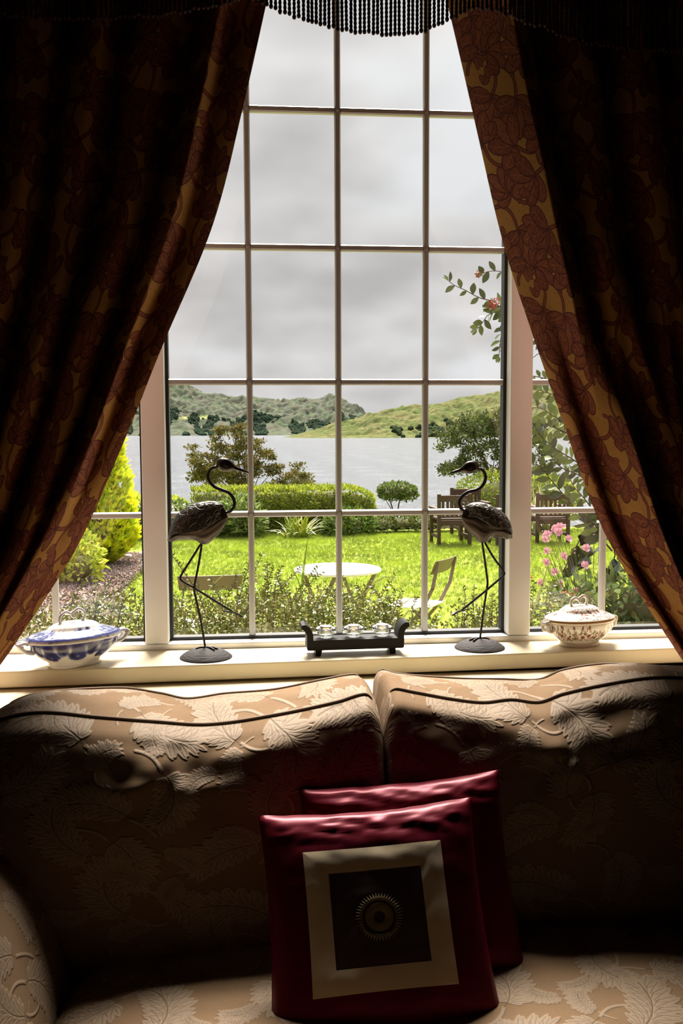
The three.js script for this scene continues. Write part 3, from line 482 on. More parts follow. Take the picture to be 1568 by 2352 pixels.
{
  // covered tureens: oval bowl on a foot, scalloped lid with a looped handle
  function tureen(label, pos, turn, o) {
    const t = thing('tureen', label, 'tureen', pos, turn), A = o.a, B = o.b;
    const oval = (pts, scallop, n, seed) => grid(96, pts.length - 1, (u, v) => { const i = Math.round(v * (pts.length - 1)), a = u * 6.2832, w = scallop ? 1 + scallop * Math.pow(pts[i][0], 3) * Math.abs(Math.sin(a * n / 2)) : 1; return [A * pts[i][0] * w * Math.cos(a), pts[i][1], B * pts[i][0] * w * Math.sin(a), u, v]; }, true);
    const spl = (q, n) => { const c = new THREE.CatmullRomCurve3(q.map((p) => V(p[0], p[1], 0))); return Array.from({ length: n }, (_, i) => { const p = c.getPointAt(i / (n - 1)); return [Math.max(0.0005, p.x), p.y]; }); };
    mesh('bowl', oval(spl([[0.0, 0.004], [0.40, 0.003], [0.56, 0.0], [0.585, 0.003], [0.55, 0.010], [0.60, 0.016], [0.74, 0.026], [0.87, 0.040], [0.945, 0.055], [0.965, 0.066], [0.975, 0.071], [0.94, 0.072], [0.9, 0.064]], 44), 0, 1), o.bowlMat, t);
    const lid = mesh('lid', oval(spl([[0.93, 0.070], [1.0, 0.0715], [1.012, 0.075], [0.98, 0.080], [0.86, 0.087], [0.70, 0.093], [0.58, 0.097], [0.52, 0.104], [0.42, 0.110], [0.25, 0.113], [0.0, 0.114]], 44), o.scallop, o.n), o.lidMat, t);
    const H = 0.113, g = [];
    g.push(capTube([[-0.026, H - 0.003, 0], [-0.033, H + 0.004, 0], [-0.030, H + 0.016, 0.001], [-0.018, H + 0.022, 0], [-0.007, H + 0.017, 0], [0.001, H + 0.021, 0], [0.012, H + 0.026, 0], [0.024, H + 0.019, 0], [0.026, H + 0.007, 0], [0.017, H - 0.002, 0]].map((q) => [q[0] * o.hs, H + (q[1] - H) * o.hs * 1.1, q[2]]), 0.0042, 50, 8));
    g.push(capTube([[-0.007, H + 0.017, 0], [-0.002, H + 0.010, 0.002], [0.004, H + 0.011, 0.002], [0.005, H + 0.017, 0.001]].map((q) => [q[0] * o.hs, H + (q[1] - H) * o.hs * 1.1, q[2]]), 0.003, 16, 8));
    mesh('handle', merge(g), o.handleMat, lid);
    for (const s of [-1, 1]) mesh('handle', merge([-0.45, 0.45].map((k) => capTube([[s * A * 0.88, 0.045, k * 0.02], [s * A * 1.04, 0.05, k * 0.024], [s * A * o.ear, 0.062, k * 0.028], [s * A * (o.ear + 0.03), 0.072, k * 0.024], [s * A * (o.ear - 0.08), 0.074, k * 0.012], [s * A * 0.98, 0.068, k * 0.01]], 0.0048, 30, 8)).concat([capTube([[s * A * (o.ear - 0.01), 0.064, -0.016], [s * A * (o.ear + 0.035), 0.070, 0], [s * A * (o.ear - 0.01), 0.064, 0.016]], 0.0062, 16, 8)])), o.handleMat, t);
    return t;
  }
  const flowBlue = (lid) => canvasTex(1024, 256, (x, w, h) => {
    x.translate(0, h); x.scale(1, -1); x.fillStyle = '#f1efe9'; x.fillRect(0, 0, w, h); const r = rng(lid ? 4 : 8); x.filter = 'blur(3px)';
    const bloom = (cx, cy, R, dense) => { for (let i = 0; i < dense; i++) { const a = r() * 6.28, q = Math.sqrt(r()) * R; x.fillStyle = ['#1b2158', '#232c6e', '#3d4a90', '#141842'][Math.floor(r() * 4)]; x.globalAlpha = 0.75; x.beginPath(); x.ellipse(cx + Math.cos(a) * q * 1.25, cy + Math.sin(a) * q * 0.9, 4 + r() * 9, 3 + r() * 6, r() * 3, 0, 7); x.fill(); } x.globalAlpha = 1; };
    if (lid) { for (let i = 0; i < 10; i++) bloom((i + 0.3 + r() * 0.4) * w / 10, h * (0.22 + 0.16 * r()), i % 2 ? 34 : 54, i % 2 ? 34 : 90); for (let i = 0; i < 60; i++) { x.strokeStyle = '#4a5796'; x.lineWidth = 2; const px = r() * w; x.beginPath(); x.moveTo(px, h * 0.22); x.quadraticCurveTo(px + 10, h * 0.34, px + 30 * (r() - 0.5), h * 0.52); x.stroke(); } x.fillStyle = '#2a3170'; x.fillRect(0, h * 0.10, w, 14); }
    else { for (let i = 0; i < 9; i++) { bloom((i + 0.5) * w / 9, h * 0.80, 26, 80); x.fillStyle = '#8b93c2'; x.beginPath(); x.arc((i + 0.5) * w / 9, h * 0.80, 7, 0, 7); x.fill(); } for (let i = 0; i < 18; i++) bloom(i * w / 18, h * 0.88, 14, 26); x.fillStyle = '#3a4284'; x.fillRect(0, h * 0.915, w, 12); }
    x.filter = 'none';
  });
  const chintz = (lid) => canvasTex(1024, 256, (x, w, h) => {
    x.translate(0, h); x.scale(1, -1); x.fillStyle = '#f2ece0'; x.fillRect(0, 0, w, h); const r = rng(lid ? 14 : 18), y0 = lid ? 0.14 : 0.70, y1 = lid ? 0.56 : 0.92;
    for (let i = 0; i < 620; i++) { const px = r() * w, py = h * lerp(y0, y1, r()), c = ['#5b5540', '#6b3a2c', '#857a55', '#4b3a33', '#a46a3c', '#8a3b2c'][Math.floor(r() * 6)]; x.fillStyle = c; x.globalAlpha = 0.85; for (let k = 0; k < 3; k++) { x.beginPath(); x.ellipse(px + (r() - 0.5) * 9, py + (r() - 0.5) * 8, 1.5 + r() * 3.5, 1 + r() * 2, r() * 3, 0, 7); x.fill(); } }
    x.globalAlpha = 1;
    for (let i = 0; i < 26; i++) { const px = (i + 0.3 * r()) * w / 26, py = h * lerp(y0 + 0.06, y1 - 0.06, r()), R = lid ? 9 + r() * 6 : 8 + r() * 4; x.fillStyle = i % 3 ? '#7d3327' : '#5d6140'; for (let k = 0; k < 6; k++) { x.beginPath(); x.ellipse(px + Math.cos(k) * R * 0.6, py + Math.sin(k) * R * 0.6, R * 0.5, R * 0.38, k, 0, 7); x.fill(); } x.fillStyle = '#c98f52'; x.beginPath(); x.arc(px, py, R * 0.3, 0, 7); x.fill(); }
    x.strokeStyle = '#6e6247'; x.lineWidth = 5; for (const yy of lid ? [0.58] : [0.68]) { x.beginPath(); for (let i = 0; i <= 200; i++) x.lineTo(i / 200 * w, h * yy + 5 * Math.sin(i * 0.9)); x.stroke(); }
    x.fillStyle = '#a67a48'; x.fillRect(0, h * (lid ? 0.08 : 0.93), w, 7);
  });
  const glaze = (map) => phys({ map, roughness: 0.16, clearcoat: 0.6, clearcoatRoughness: 0.08 });
  const plain = phys({ color: lin(0.62, 0.62, 0.66), roughness: 0.2, clearcoat: 0.5 }), plainB = phys({ color: lin(0.72, 0.66, 0.56), roughness: 0.2, clearcoat: 0.5 });
  tureen('blue and white lidded tureen at the left end of the window sill', [-0.716, SILL, 0.195], 0.58, { a: 0.124, b: 0.078, scallop: 0.035, n: 34, ear: 1.16, hs: 1.15, bowlMat: glaze(flowBlue(false)), lidMat: glaze(flowBlue(true)), handleMat: plain });
  tureen('cream lidded tureen with red and brown flowers at the right end of the sill', [0.674, SILL, 0.118], 0.30, { a: 0.109, b: 0.078, scallop: 0.0, n: 8, ear: 1.06, hs: 0.92, bowlMat: glaze(chintz(false)), lidMat: glaze(chintz(true)), handleMat: plainB });
}
{
  // tealight tray with rolled ends, three glass cups, three tealights
  const black = phys({ color: lin(0.008, 0.0078, 0.0075), roughness: 0.5, specularIntensity: 0.4 });
  const t = thing('candle_tray', 'black wooden candle tray with curled ends and two feet on the sill', 'tray', [0.028, SILL, 0.148], 0.03);
  const s = new THREE.Shape();
  s.moveTo(-0.132, 0.026); s.lineTo(-0.132, 0.022); s.quadraticCurveTo(-0.132, 0.017, -0.127, 0.017); s.lineTo(0.127, 0.017); s.quadraticCurveTo(0.132, 0.017, 0.132, 0.022); s.lineTo(0.132, 0.05);
  s.quadraticCurveTo(0.132, 0.068, 0.147, 0.076); s.lineTo(0.146, 0.085); s.lineTo(0.138, 0.086); s.quadraticCurveTo(0.118, 0.076, 0.117, 0.052); s.lineTo(0.117, 0.043);
  s.lineTo(-0.117, 0.043); s.lineTo(-0.117, 0.052); s.quadraticCurveTo(-0.118, 0.076, -0.138, 0.086); s.lineTo(-0.146, 0.085); s.lineTo(-0.147, 0.076); s.quadraticCurveTo(-0.132, 0.068, -0.132, 0.05); s.closePath();
  const g = new THREE.ExtrudeGeometry(s, { depth: 0.060, bevelEnabled: true, bevelSize: 0.0012, bevelThickness: 0.0012, bevelSegments: 2, curveSegments: 14 }); g.translate(0, 0, -0.030); mesh('tray', g, black, t);
  for (const q of [-1, 1]) { const f = new THREE.Shape(); f.moveTo(q * 0.110, 0); f.lineTo(q * 0.096, 0); f.lineTo(q * 0.091, 0.017); f.lineTo(q * 0.110, 0.017); f.closePath(); const fg = new THREE.ExtrudeGeometry(f, { depth: 0.054, bevelEnabled: false }); fg.translate(0, 0, -0.027); mesh('foot', fg, black, t); }
  const glassMat = phys({ color: lin(0.97, 0.97, 0.92), roughness: 0.03, transmission: 1, thickness: 0.004, ior: 1.5 });
  const alu = phys({ color: lin(0.7, 0.7, 0.7), metalness: 1, roughness: 0.35 }), wax = phys({ color: lin(0.82, 0.80, 0.76), roughness: 0.4 }), wickMat = std({ color: lin(0.75, 0.73, 0.68), roughness: 0.9 });
  const cupG = new THREE.LatheGeometry([[0.0001, 0.0], [0.015, 0.0], [0.0185, 0.0015], [0.0225, 0.009], [0.0262, 0.0185], [0.0300, 0.0245], [0.0306, 0.0262], [0.0290, 0.0268], [0.0235, 0.0240], [0.0212, 0.0190], [0.0196, 0.0120], [0.0186, 0.0088], [0.0001, 0.0078]].map((q) => new THREE.Vector2(...q)), 48);
  const which = ['left', 'middle', 'right'];
  [-0.079, -0.002, 0.077].forEach((x, i) => {
    const p = [0.028 + x, SILL + 0.0447, 0.148 - x * 0.03];
    const c = thing('glass_candle_cup', `clear glass tealight cup, ${which[i]} of the three on the black tray`, 'candle cup', p, 0, 'glass cups on the candle tray'); mesh('cup', cupG, glassMat, c);
    const k = thing('tealight_candle', `white unlit tealight in the ${which[i]} glass cup on the black tray`, 'candle', [p[0], p[1] + 0.0180, p[2]], i * 1.3, 'tealights on the candle tray');
    k.rotation.z = (i - 1) * 0.03;
    mesh('tin', new THREE.LatheGeometry([[0.0001, 0], [0.0158, 0], [0.0164, 0.001], [0.0168, 0.0148], [0.0162, 0.0148], [0.016, 0.012]].map((q) => new THREE.Vector2(...q)), 40), alu, k);
    mesh('wax', new THREE.LatheGeometry([[0.0001, 0.0148], [0.004, 0.0142], [0.0145, 0.0140], [0.0160, 0.0130], [0.0160, 0.001]].map((q) => new THREE.Vector2(...q)), 40), wax, k);
    mesh('wick', capTube([[0, 0.013, 0], [0, 0.018, 0], [-0.0015, 0.0215, 0]], 0.0008, 10, 6), wickMat, k);
  });
}

// ---------------------------------------------------------------- outside: ground, lake, hills
const G = -0.4, LAKE = -7;
const groundY = (x, z) => z > -15.4 ? G + 0.02 * fbm(x * 0.3, z * 0.3, 1, 2) : Math.max(-9, G - Math.pow(-15.4 - z, 1.25) * 0.22);
const turfMap = noiseTex(512, (u, v) => { const a = loopNoise(u, v, 20, 4), b = loopNoise(u, v, 90, 3, 7); const k = 1 + 0.5 * a + 0.35 * b; return [124 * k, 140 * k, 28 * k]; });
{
  turfMap.repeat.set(1 / 2.3, 1 / 2.3);
  const g = grid(70, 90, (u, v) => { const x = lerp(-26, 30, u), z = lerp(-0.09, -48, Math.pow(v, 1.2)); return [x, groundY(x, z), z, x, z]; });
  struct('lawn', g, std({ map: turfMap, roughness: 1 }), 'bright green mown lawn outside the window');
  const r = rng(101), bl = [];
  for (let i = 0; i < 4; i++) { const a = i * 1.7, b = leafGeo(0.13, 3, 0.02, 0.35, 0.7); b.scale(0.8, 0.75 + 0.25 * (i % 2), 1); b.rotateX(0.35 + 0.2 * (i % 3)); b.rotateY(a); b.translate(Math.cos(a) * 0.25, 0, Math.sin(a) * 0.25); bl.push(b); }
  const list = [];
  while (list.length < 62000) {
    const z = lerp(-3.4, -14.9, Math.sqrt(r())), d = 2.73 - z, x = -0.25 + d * (0.0948 + (r() * 2 - 1) * 0.37);
    if (x < -1.75 + 0.06 * (z + 9) && z > -12.6) continue;
    const p = fbm(x * 1.1, z * 1.1, 4, 3), q = 0.85 + 0.9 * p; list.push({ p: V(x, groundY(x, z) - 0.004, z), d: V((r() - 0.5) * 0.7, 1, (r() - 0.5) * 0.7), s: 0.034 + 0.022 * r() + 0.012 * p, spin: r() * 6, c: tint(r, [0.29 * q, 0.37 * q, 0.030 * q], 0.25, 0.12) });
  }
  tag(scatter('grass_blades', merge(bl), phys({ color: 0xffffff, roughness: 0.9, transmission: 0.35, thickness: 0 }), list), 'short bright green grass blades covering the lawn', 'grass');
}
const barkMap = noiseTex(256, (u, v) => { const a = loopNoise(u, v, 40, 4), b = loopNoise(u, v, 110, 3, 3); const k = 1 + 0.8 * a + 0.7 * b; return [112 * k, 92 * k, 84 * k]; });
{
  barkMap.repeat.set(1 / 0.7, 1 / 0.7);
  const bm = std({ map: barkMap, roughness: 1 });
  const bed = grid(24, 60, (u, v) => { const z = lerp(-2.6, -12.4, v), edge = -1.62 + 0.10 * (z + 9) * 0.4 + 0.12 * Math.sin(z * 0.9) - 0.5 * smooth(-11.3, -12.4, z), x = lerp(edge, -7, u); return [x, groundY(x, z) + 0.035 * smooth(0, 0.06, u) - 0.006 + 0.02 * fbm(x * 2, z * 2, 3, 3), z, x, z]; });
  struct('flower_bed', bed, bm, 'brown bark mulch bed left of the lawn');
  const near = grid(60, 20, (u, v) => { const x = lerp(-5, 6, u), z = lerp(-0.1, -2.75 + 0.25 * Math.sin(x * 1.7), v); return [x, groundY(x, z) + 0.05 + 0.03 * fbm(x * 2, z * 2, 8, 3), z, x, z]; });
  struct('flower_bed', near, bm, 'planted bed of bark mulch right below the window');
  const r = rng(55), list = [];
  while (list.length < 9000) { const z = lerp(-6.0, -12.0, Math.sqrt(r())), x = lerp(-3.6, -1.5, r()), edge = -1.62 + 0.04 * (z + 9) + 0.12 * Math.sin(z * 0.9) - 0.5 * smooth(-11.3, -12.4, z); if (x > edge) continue; list.push({ p: V(x, groundY(x, z) + 0.035, z), d: V(r() - 0.5, r() * 0.6, r() - 0.5), s: V(0.014 + 0.014 * r(), 0.03 + 0.05 * r(), 0.005), spin: r() * 6, c: tint(r, [0.30, 0.225, 0.20], 0.5, 0.1) }); }
  tag(scatter('bark_chips', new THREE.BoxGeometry(1, 1, 1), std({ color: 0xffffff, roughness: 1 }), list), 'loose brown bark chips strewn over the bed left of the lawn', 'bark');
}
{
  const rip = noiseTex(1024, (u, v) => { const a = loopNoise(u, v, 26, 3), b = loopNoise(u, v, 80, 3, 4), c = loopNoise(u, v, 220, 2, 8); const k = 128 + 150 * (a + 0.8 * b + 0.5 * c); return [k, k, k]; }, false);
  rip.repeat.set(1 / 26, 1 / 40);
  const g = new THREE.PlaneGeometry(9000, 7000); g.rotateX(-Math.PI / 2); g.translate(0, LAKE, -3529);
  const p = g.attributes.position, uv = g.attributes.uv; for (let i = 0; i < p.count; i++) uv.setXY(i, p.getX(i), p.getZ(i));
  struct('lake', g, phys({ color: lin(0.28, 0.30, 0.345), roughness: 0.15, bumpMap: rip, bumpScale: 1.8, ior: 1.33 }), 'pale grey rippled lake between the garden and the hills');
}
{
  const hillMat = phys({ color: 0xffffff, vertexColors: true, roughness: 1, specularIntensity: 0.05 });
  const woodG = new THREE.IcosahedronGeometry(1, 1); { const p = woodG.attributes.position; for (let i = 0; i < p.count; i++) { const k = 1 + 0.3 * noise.noise(p.getX(i) * 1.7, p.getY(i) * 1.7, p.getZ(i) * 1.7); p.setXYZ(i, p.getX(i) * k, p.getY(i) * k, p.getZ(i) * k); } woodG.computeVertexNormals(); }
  const woodMat = phys({ color: 0xffffff, roughness: 1, specularIntensity: 0.05 });
  function hill(label, crest, zs, zc, x0, x1, bump, f, palette, woods, seed) {
    const nx = 480, nz = 140, H = (x, t) => {
      const zz = lerp(zs, zc, t), c = crest(x), up = t < 1 ? Math.pow(t, 0.85) * (0.75 + 0.25 * t) : 1 - 0.5 * (t - 1), n = fbm(x * f, zz * f, seed, 6), ridged = 1 - 2 * Math.abs(fbm(x * f * 0.8 + 5, zz * f * 0.8, seed + 3, 4));
      return LAKE - 1 + (c - LAKE + 1) * up + bump * (n + 0.45 * (ridged - 0.6) + 0.30 * fbm(x * f * 5, zz * f * 5, seed + 6, 4)) * smooth(0, 0.25, t) * (t < 0.97 ? 1 : 0.35) * clamp((c - LAKE) / 30);
    };
    const g = grid(nx, nz, (u, v) => { const x = lerp(x0, x1, u), t = v * 1.35; return [x, H(x, t), lerp(zs, zc, t), u, v]; });
    const p = g.attributes.position, n = g.attributes.normal, c = new Float32Array(p.count * 3);
    for (let i = 0; i < p.count; i++) {
      const x = p.getX(i), z = p.getZ(i), a = fbm(x * f * 1.6, z * f * 1.6, seed + 9, 4), b = fbm(x * f * 6, z * f * 6, seed + 2, 4), rock = smooth(0.18, 0.42, fbm(x * f * 3.1 + 40, z * f * 3.1, seed, 4));
      const w = clamp(0.5 + 1.6 * a), k = 1 + 1.1 * b, col = [0, 1, 2].map((q) => lerp(lerp(palette[0][q], palette[1][q], w), palette[2][q], rock) * k);
      if (seed === 3 && Math.pow((x + 200) / 70, 2) + Math.pow((p.getY(i) - 62 - 0.05 * (x + 200)) / 7, 2) < 1) { col[0] = 0.20; col[1] = 0.21; col[2] = 0.085; }   // a pale hay field
      c.set(col, i * 3);
    }
    g.setAttribute('color', new THREE.BufferAttribute(c, 3));
    const hl = struct('hills', g, hillMat, label);
    const r = rng(seed * 17 + 3), list = [];
    for (let i = 0; i < 40000 && list.length < woods.n; i++) { const x = lerp(woods.x[0], woods.x[1], r()), t = lerp(woods.t[0], woods.t[1], Math.pow(r(), 1.4)); if (fbm(x * f * 2.4 + 20, t * 4, seed + 1, 3) < woods.cut) continue; const s = woods.s * (0.6 + 0.8 * r()); list.push({ p: V(x, H(x, t) + s * 0.4, lerp(zs, zc, t)), d: V(0, 1, 0), s: V(s, s * (0.8 + 0.5 * r()), s), spin: r() * 6, c: tint(r, woods.c, 0.35, 0.15) }); }
    tag(scatter('woodland', woodG, woodMat, list), woods.label, 'trees');
    return hl;
  }
  const kL = 4303 / 2603, kR = 1903 / 1503, sc = (k, q) => q.map(([x, y]) => [x * k, 1.45 + (y - 1.45) * k]);
  hill('high grey green hills across the lake on the left', table(sc(kL, [[-900, 80], [-700, 120], [-539, 128], [-380, 118], [-300, 132], [-227, 130], [-190, 126], [-154, 123], [-128, 114], [-108, 105], [-90, 107], [-73, 109], [-50, 105], [-33, 100], [0, 97], [31, 96], [60, 90], [90, 88], [115, 94], [137, 98], [165, 93], [190, 92], [215, 99], [228, 97], [250, 87], [268, 76], [290, 64], [305, 52], [360, 26], [430, -3], [600, -8]])), -3400, -4300, -1500, 1000, 62, 0.0075, [[0.056, 0.076, 0.044], [0.082, 0.080, 0.062], [0.052, 0.050, 0.058]], { n: 16000, x: [-1000, 560], t: [0.01, 0.40], cut: 0.03, s: 3.6, c: [0.026, 0.042, 0.026], label: 'dark green woods along the foot of the far left hills' }, 3);
  hill('lower olive green hill across the lake on the right', table(sc(kR, [[20, -8], [58, -4.6], [85, 2], [113, 8.5], [145, 17], [174, 26], [209, 35], [240, 41], [264, 45], [313, 50], [330, 56], [348, 58], [376, 64], [390, 66], [401, 63], [480, 72], [576, 80], [760, 70], [1200, 60]])), -1500, -1900, 55, 1500, 20, 0.016, [[0.062, 0.082, 0.024], [0.105, 0.098, 0.042], [0.040, 0.056, 0.022]], { n: 2600, x: [230, 900], t: [0.01, 0.30], cut: 0.06, s: 3.2, c: [0.030, 0.044, 0.018], label: 'bushes and trees on the shore of the right hill' }, 8);
}

// ---------------------------------------------------------------- outside: shrubs and trees
const leafMat = phys({ color: 0xffffff, roughness: 0.85, transmission: 0.45, thickness: 0, specularIntensity: 0.4 });
const glossLeaf = phys({ color: 0xffffff, roughness: 0.45 });
const twigMat = std({ color: lin(0.10, 0.065, 0.04), roughness: 0.95 });
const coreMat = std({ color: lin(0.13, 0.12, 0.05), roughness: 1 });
const LG = { broad: leafGeo(0.5, 3, 0.12, 0.15, 0.9), narrow: leafGeo(0.28, 3, 0.08, 0.2, 0.8), round: leafGeo(0.66, 4, 0.1, 0.12, 1.1) };
function sprayGeo(n, w, spread, seed) { const r = rng(seed), g = []; for (let i = 0; i < n; i++) { const b = leafGeo(w, 3, 0.06, 0.2, 0.8); b.scale(0.7, 0.6 + 0.4 * r(), 0.7); b.rotateX(spread * (0.3 + r())); b.rotateY(i * 2.4); b.translate(0, 0.25 * i / n, 0); g.push(b); } return merge(g); }
const tuft = sprayGeo(6, 0.34, 0.7, 4), wisp = sprayGeo(7, 0.42, 1.0, 9);
function limbs(list) { return merge(list.map(([pts, r0, r1, seg]) => tube(pts, (t) => lerp(r0, r1, t), seg ?? 10, 6))); }
/** leaves over a set of ellipsoids [cx, cy, cz, rx, ry, rz] */
function blobLeaves(r, blobs, n, size, colour, o = {}) {
  const wts = blobs.map((b) => Math.pow(b[3] * b[4] * b[5], 2 / 3)), sum = wts.reduce((a, b) => a + b, 0), list = [];
  while (list.length < n) {
    let k = r() * sum, i = 0; while (k > wts[i] && i < blobs.length - 1) k -= wts[i++];
    const b = blobs[i], d = rdir(r); if (o.front && d.z < -0.35) continue; if (d.y < (o.low ?? -0.6)) continue;
    const q = (o.shell ?? 0.86) + (1.06 - (o.shell ?? 0.86)) * r(), lump = 1 + (o.lump ?? 0.12) * noise.noise(d.x * 3 + i, d.y * 3, d.z * 3);
    const p = V(b[0] + d.x * b[3] * q * lump, b[1] + d.y * b[4] * q * lump, b[2] + d.z * b[5] * q * lump), e = rdir(r).multiplyScalar(o.mess ?? 0.8);
    list.push({ p, d: V(d.x * 0.7 + e.x, d.y * 0.6 + e.y + (o.up ?? 0.35), d.z * 0.7 + e.z), s: size * (0.7 + 0.6 * r()), spin: r() * 6.28, c: tint(r, colour[Math.floor(r() * colour.length)], o.dv ?? 0.25, o.dh ?? 0.14) });
  }
  return list;
}
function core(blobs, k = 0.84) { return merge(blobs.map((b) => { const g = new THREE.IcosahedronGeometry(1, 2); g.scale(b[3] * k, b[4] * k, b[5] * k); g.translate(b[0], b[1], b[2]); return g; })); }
function shrub(name, label, cat, pos, blobs, n, size, colours, o = {}) {
  const t = thing(name, label, cat, pos, 0, o.group), r = rng(o.seed ?? Math.floor(Math.abs(pos[0] * 997 + pos[2] * 131)) + 5);
  scatter('foliage', o.geo ?? LG.broad, o.mat ?? leafMat, blobLeaves(r, blobs, n, size, colours, o), t);
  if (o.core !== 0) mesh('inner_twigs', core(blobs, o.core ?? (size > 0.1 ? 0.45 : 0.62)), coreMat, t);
  if (o.stems) mesh('stems', limbs(o.stems), o.stemMat ?? twigMat, t);
  return t;
}
{ // clipped hedge: leaves set on a box with rounded ends, brighter shoots on top
  const hedge = (label, pos, X, Y, Z, n, size, cols, seed) => {
    const t = thing('hedge', label, 'hedge', pos), r = rng(seed), list = [], rr = 0.28;
    while (list.length < n) {
      const u = (r() * 2 - 1), w = r(), end = Math.sqrt(1 - Math.pow(Math.max(0, (Math.abs(u) * X - (X - rr)) / rr), 2));
      const topY = Y - 0.25 * Math.pow(Math.max(0, u - 0.72) / 0.28, 2) * Y, on = r(); let p, d;
      if (on < 0.36) { p = V(u * X, topY + 0.05 * noise.noise(u * 9, w * 4, seed) + 0.03 * r(), (w * 2 - 1) * Z * end); d = V(0, 1, 0.25); }
      else { const v = r(); p = V(u * X, v * topY, Z * end * (0.96 + 0.06 * noise.noise(u * 12, v * 5, seed)) + 0.05 * r()); d = V(u > 0.85 ? 0.8 : 0, 0.25, 1); }
      const e = rdir(r); list.push({ p, d: V(d.x + e.x * 0.8, d.y + e.y * 0.7 + 0.2, d.z + e.z * 0.8), s: size * (0.7 + 0.6 * r()), spin: r() * 6, c: tint(r, cols[Math.floor(r() * cols.length)], 0.3, 0.15) });
    }
    scatter('foliage', LG.narrow, leafMat, list, t);
    mesh('inner_twigs', grid(24, 8, (u, v) => { const a = v * Math.PI, x = (u * 2 - 1) * (X - 0.06), end = Math.sqrt(Math.max(0.02, 1 - Math.pow(Math.max(0, (Math.abs(x) - (X - rr)) / rr), 2))), top = Y - 0.25 * Math.pow(Math.max(0, x / X - 0.72) / 0.28, 2) * Y - 0.05; return [x, clamp(Math.sin(a) * 2.2, 0, 1) * top, -Math.cos(a) * Z * 0.92 * end]; }), coreMat, t);
  };
  hedge('long clipped green hedge along the far edge of the lawn', [0.36, G, -15.35], 1.7, 0.765, 0.42, 9500, 0.088, [[0.30, 0.36, 0.035], [0.38, 0.42, 0.045], [0.20, 0.25, 0.03]], 31);
  hedge('low bright hedge beyond the left end of the clipped hedge', [-3.18, G, -15.5], 1.75, 0.62, 0.4, 5200, 0.085, [[0.44, 0.50, 0.05], [0.34, 0.40, 0.04]], 33);
}
shrub('hydrangea', 'white flowering bush in front of the left end of the hedge', 'bush', [-1.62, G, -14.25], [[0, 0.36, 0, 0.42, 0.30, 0.3], [-0.5, 0.3, -0.1, 0.4, 0.28, 0.3]], 900, 0.085, [[0.09, 0.14, 0.03], [0.13, 0.18, 0.04]], { seed: 3 });
{ // its flower heads
  const h = scene.getObjectByName('hydrangea'), r = rng(9), dot = new THREE.IcosahedronGeometry(1, 0), gs = [];
  for (let i = 0; i < 26; i++) { const g = []; for (let k = 0; k < 22; k++) { const d = rdir(r); g.push(dot.clone().scale(0.011, 0.008, 0.011).translate(d.x * 0.05, Math.abs(d.y) * 0.035, d.z * 0.05)); } const b = merge(g); const m = mesh('flower_head', b, std({ color: lin(0.72, 0.72, 0.62), roughness: 0.9 }), h); m.position.set(lerp(-0.8, 0.32, r()), 0.54 + 0.12 * (r() - 0.5), 0.08 + 0.2 * (r() - 0.5)); }
}
const RHODO = [[0.12, 0.18, 0.03], [0.18, 0.25, 0.04], [0.08, 0.125, 0.025]];
shrub('rhododendron', 'dark leafy shrub at the foot of the hedge, behind the left heron', 'shrub', [-0.72, G, -14.45], [[0, 0.18, 0, 0.5, 0.24, 0.26], [-0.35, 0.16, 0.05, 0.3, 0.2, 0.22]], 950, 0.12, RHODO, { geo: LG.narrow });
shrub('spurge', 'pale green leafy shrub in front of the hedge beside the left glazing bar', 'shrub', [-0.44, G, -14.35], [[0, 0.42, 0, 0.30, 0.28, 0.2], [0.15, 0.25, 0.05, 0.26, 0.25, 0.2]], 700, 0.15, [[0.20, 0.27, 0.07], [0.26, 0.32, 0.10]], { geo: LG.narrow });
shrub('rhododendron', 'broad leaved shrub at the right end of the clipped hedge', 'shrub', [1.56, G, -14.5], [[0, 0.2, 0, 0.42, 0.24, 0.25], [-0.25, 0.16, 0.1, 0.25, 0.2, 0.2]], 850, 0.12, RHODO, { geo: LG.narrow });
shrub('shrub', 'low dark bush of twiggy growth right of the hedge, below the umbrella-shaped bush', 'shrub', [2.55, G, -14.9], [[0, 0.14, 0, 0.6, 0.17, 0.25], [0.55, 0.14, 0, 0.5, 0.16, 0.25], [-0.4, 0.13, 0.1, 0.3, 0.16, 0.2], [1.1, 0.16, -0.2, 0.5, 0.18, 0.2]], 2600, 0.06, [[0.11, 0.135, 0.03], [0.17, 0.20, 0.04]], { stems: [[[[0.4, 0, 0.25], [0.8, 0.12, 0.3], [1.3, 0.06, 0.32]], 0.012, 0.005], [[[1.0, 0, 0.25], [0.7, 0.14, 0.34], [0.3, 0.2, 0.3]], 0.01, 0.004]], stemMat: std({ color: lin(0.25, 0.19, 0.11), roughness: 1 }) });
shrub('topiary_bush', 'small umbrella-shaped bush standing against the lake right of the hedge', 'bush', [2.55, G, -15.5], [[0, 0.74, 0, 0.36, 0.15, 0.3], [-0.12, 0.68, 0.05, 0.24, 0.12, 0.2], [0.2, 0.66, 0, 0.2, 0.12, 0.2]], 2300, 0.05, [[0.10, 0.145, 0.028], [0.17, 0.21, 0.04], [0.07, 0.10, 0.024]], { core: 0.55, low: -0.95, stems: [[[[0, -0.05, 0], [-0.06, 0.3, 0], [-0.16, 0.62, 0]], 0.022, 0.01], [[[0, -0.05, 0], [0.02, 0.35, 0], [0.08, 0.7, 0]], 0.02, 0.01], [[[-0.02, 0.1, 0], [-0.1, 0.35, 0.05], [-0.26, 0.62, 0.02]], 0.012, 0.006]] });
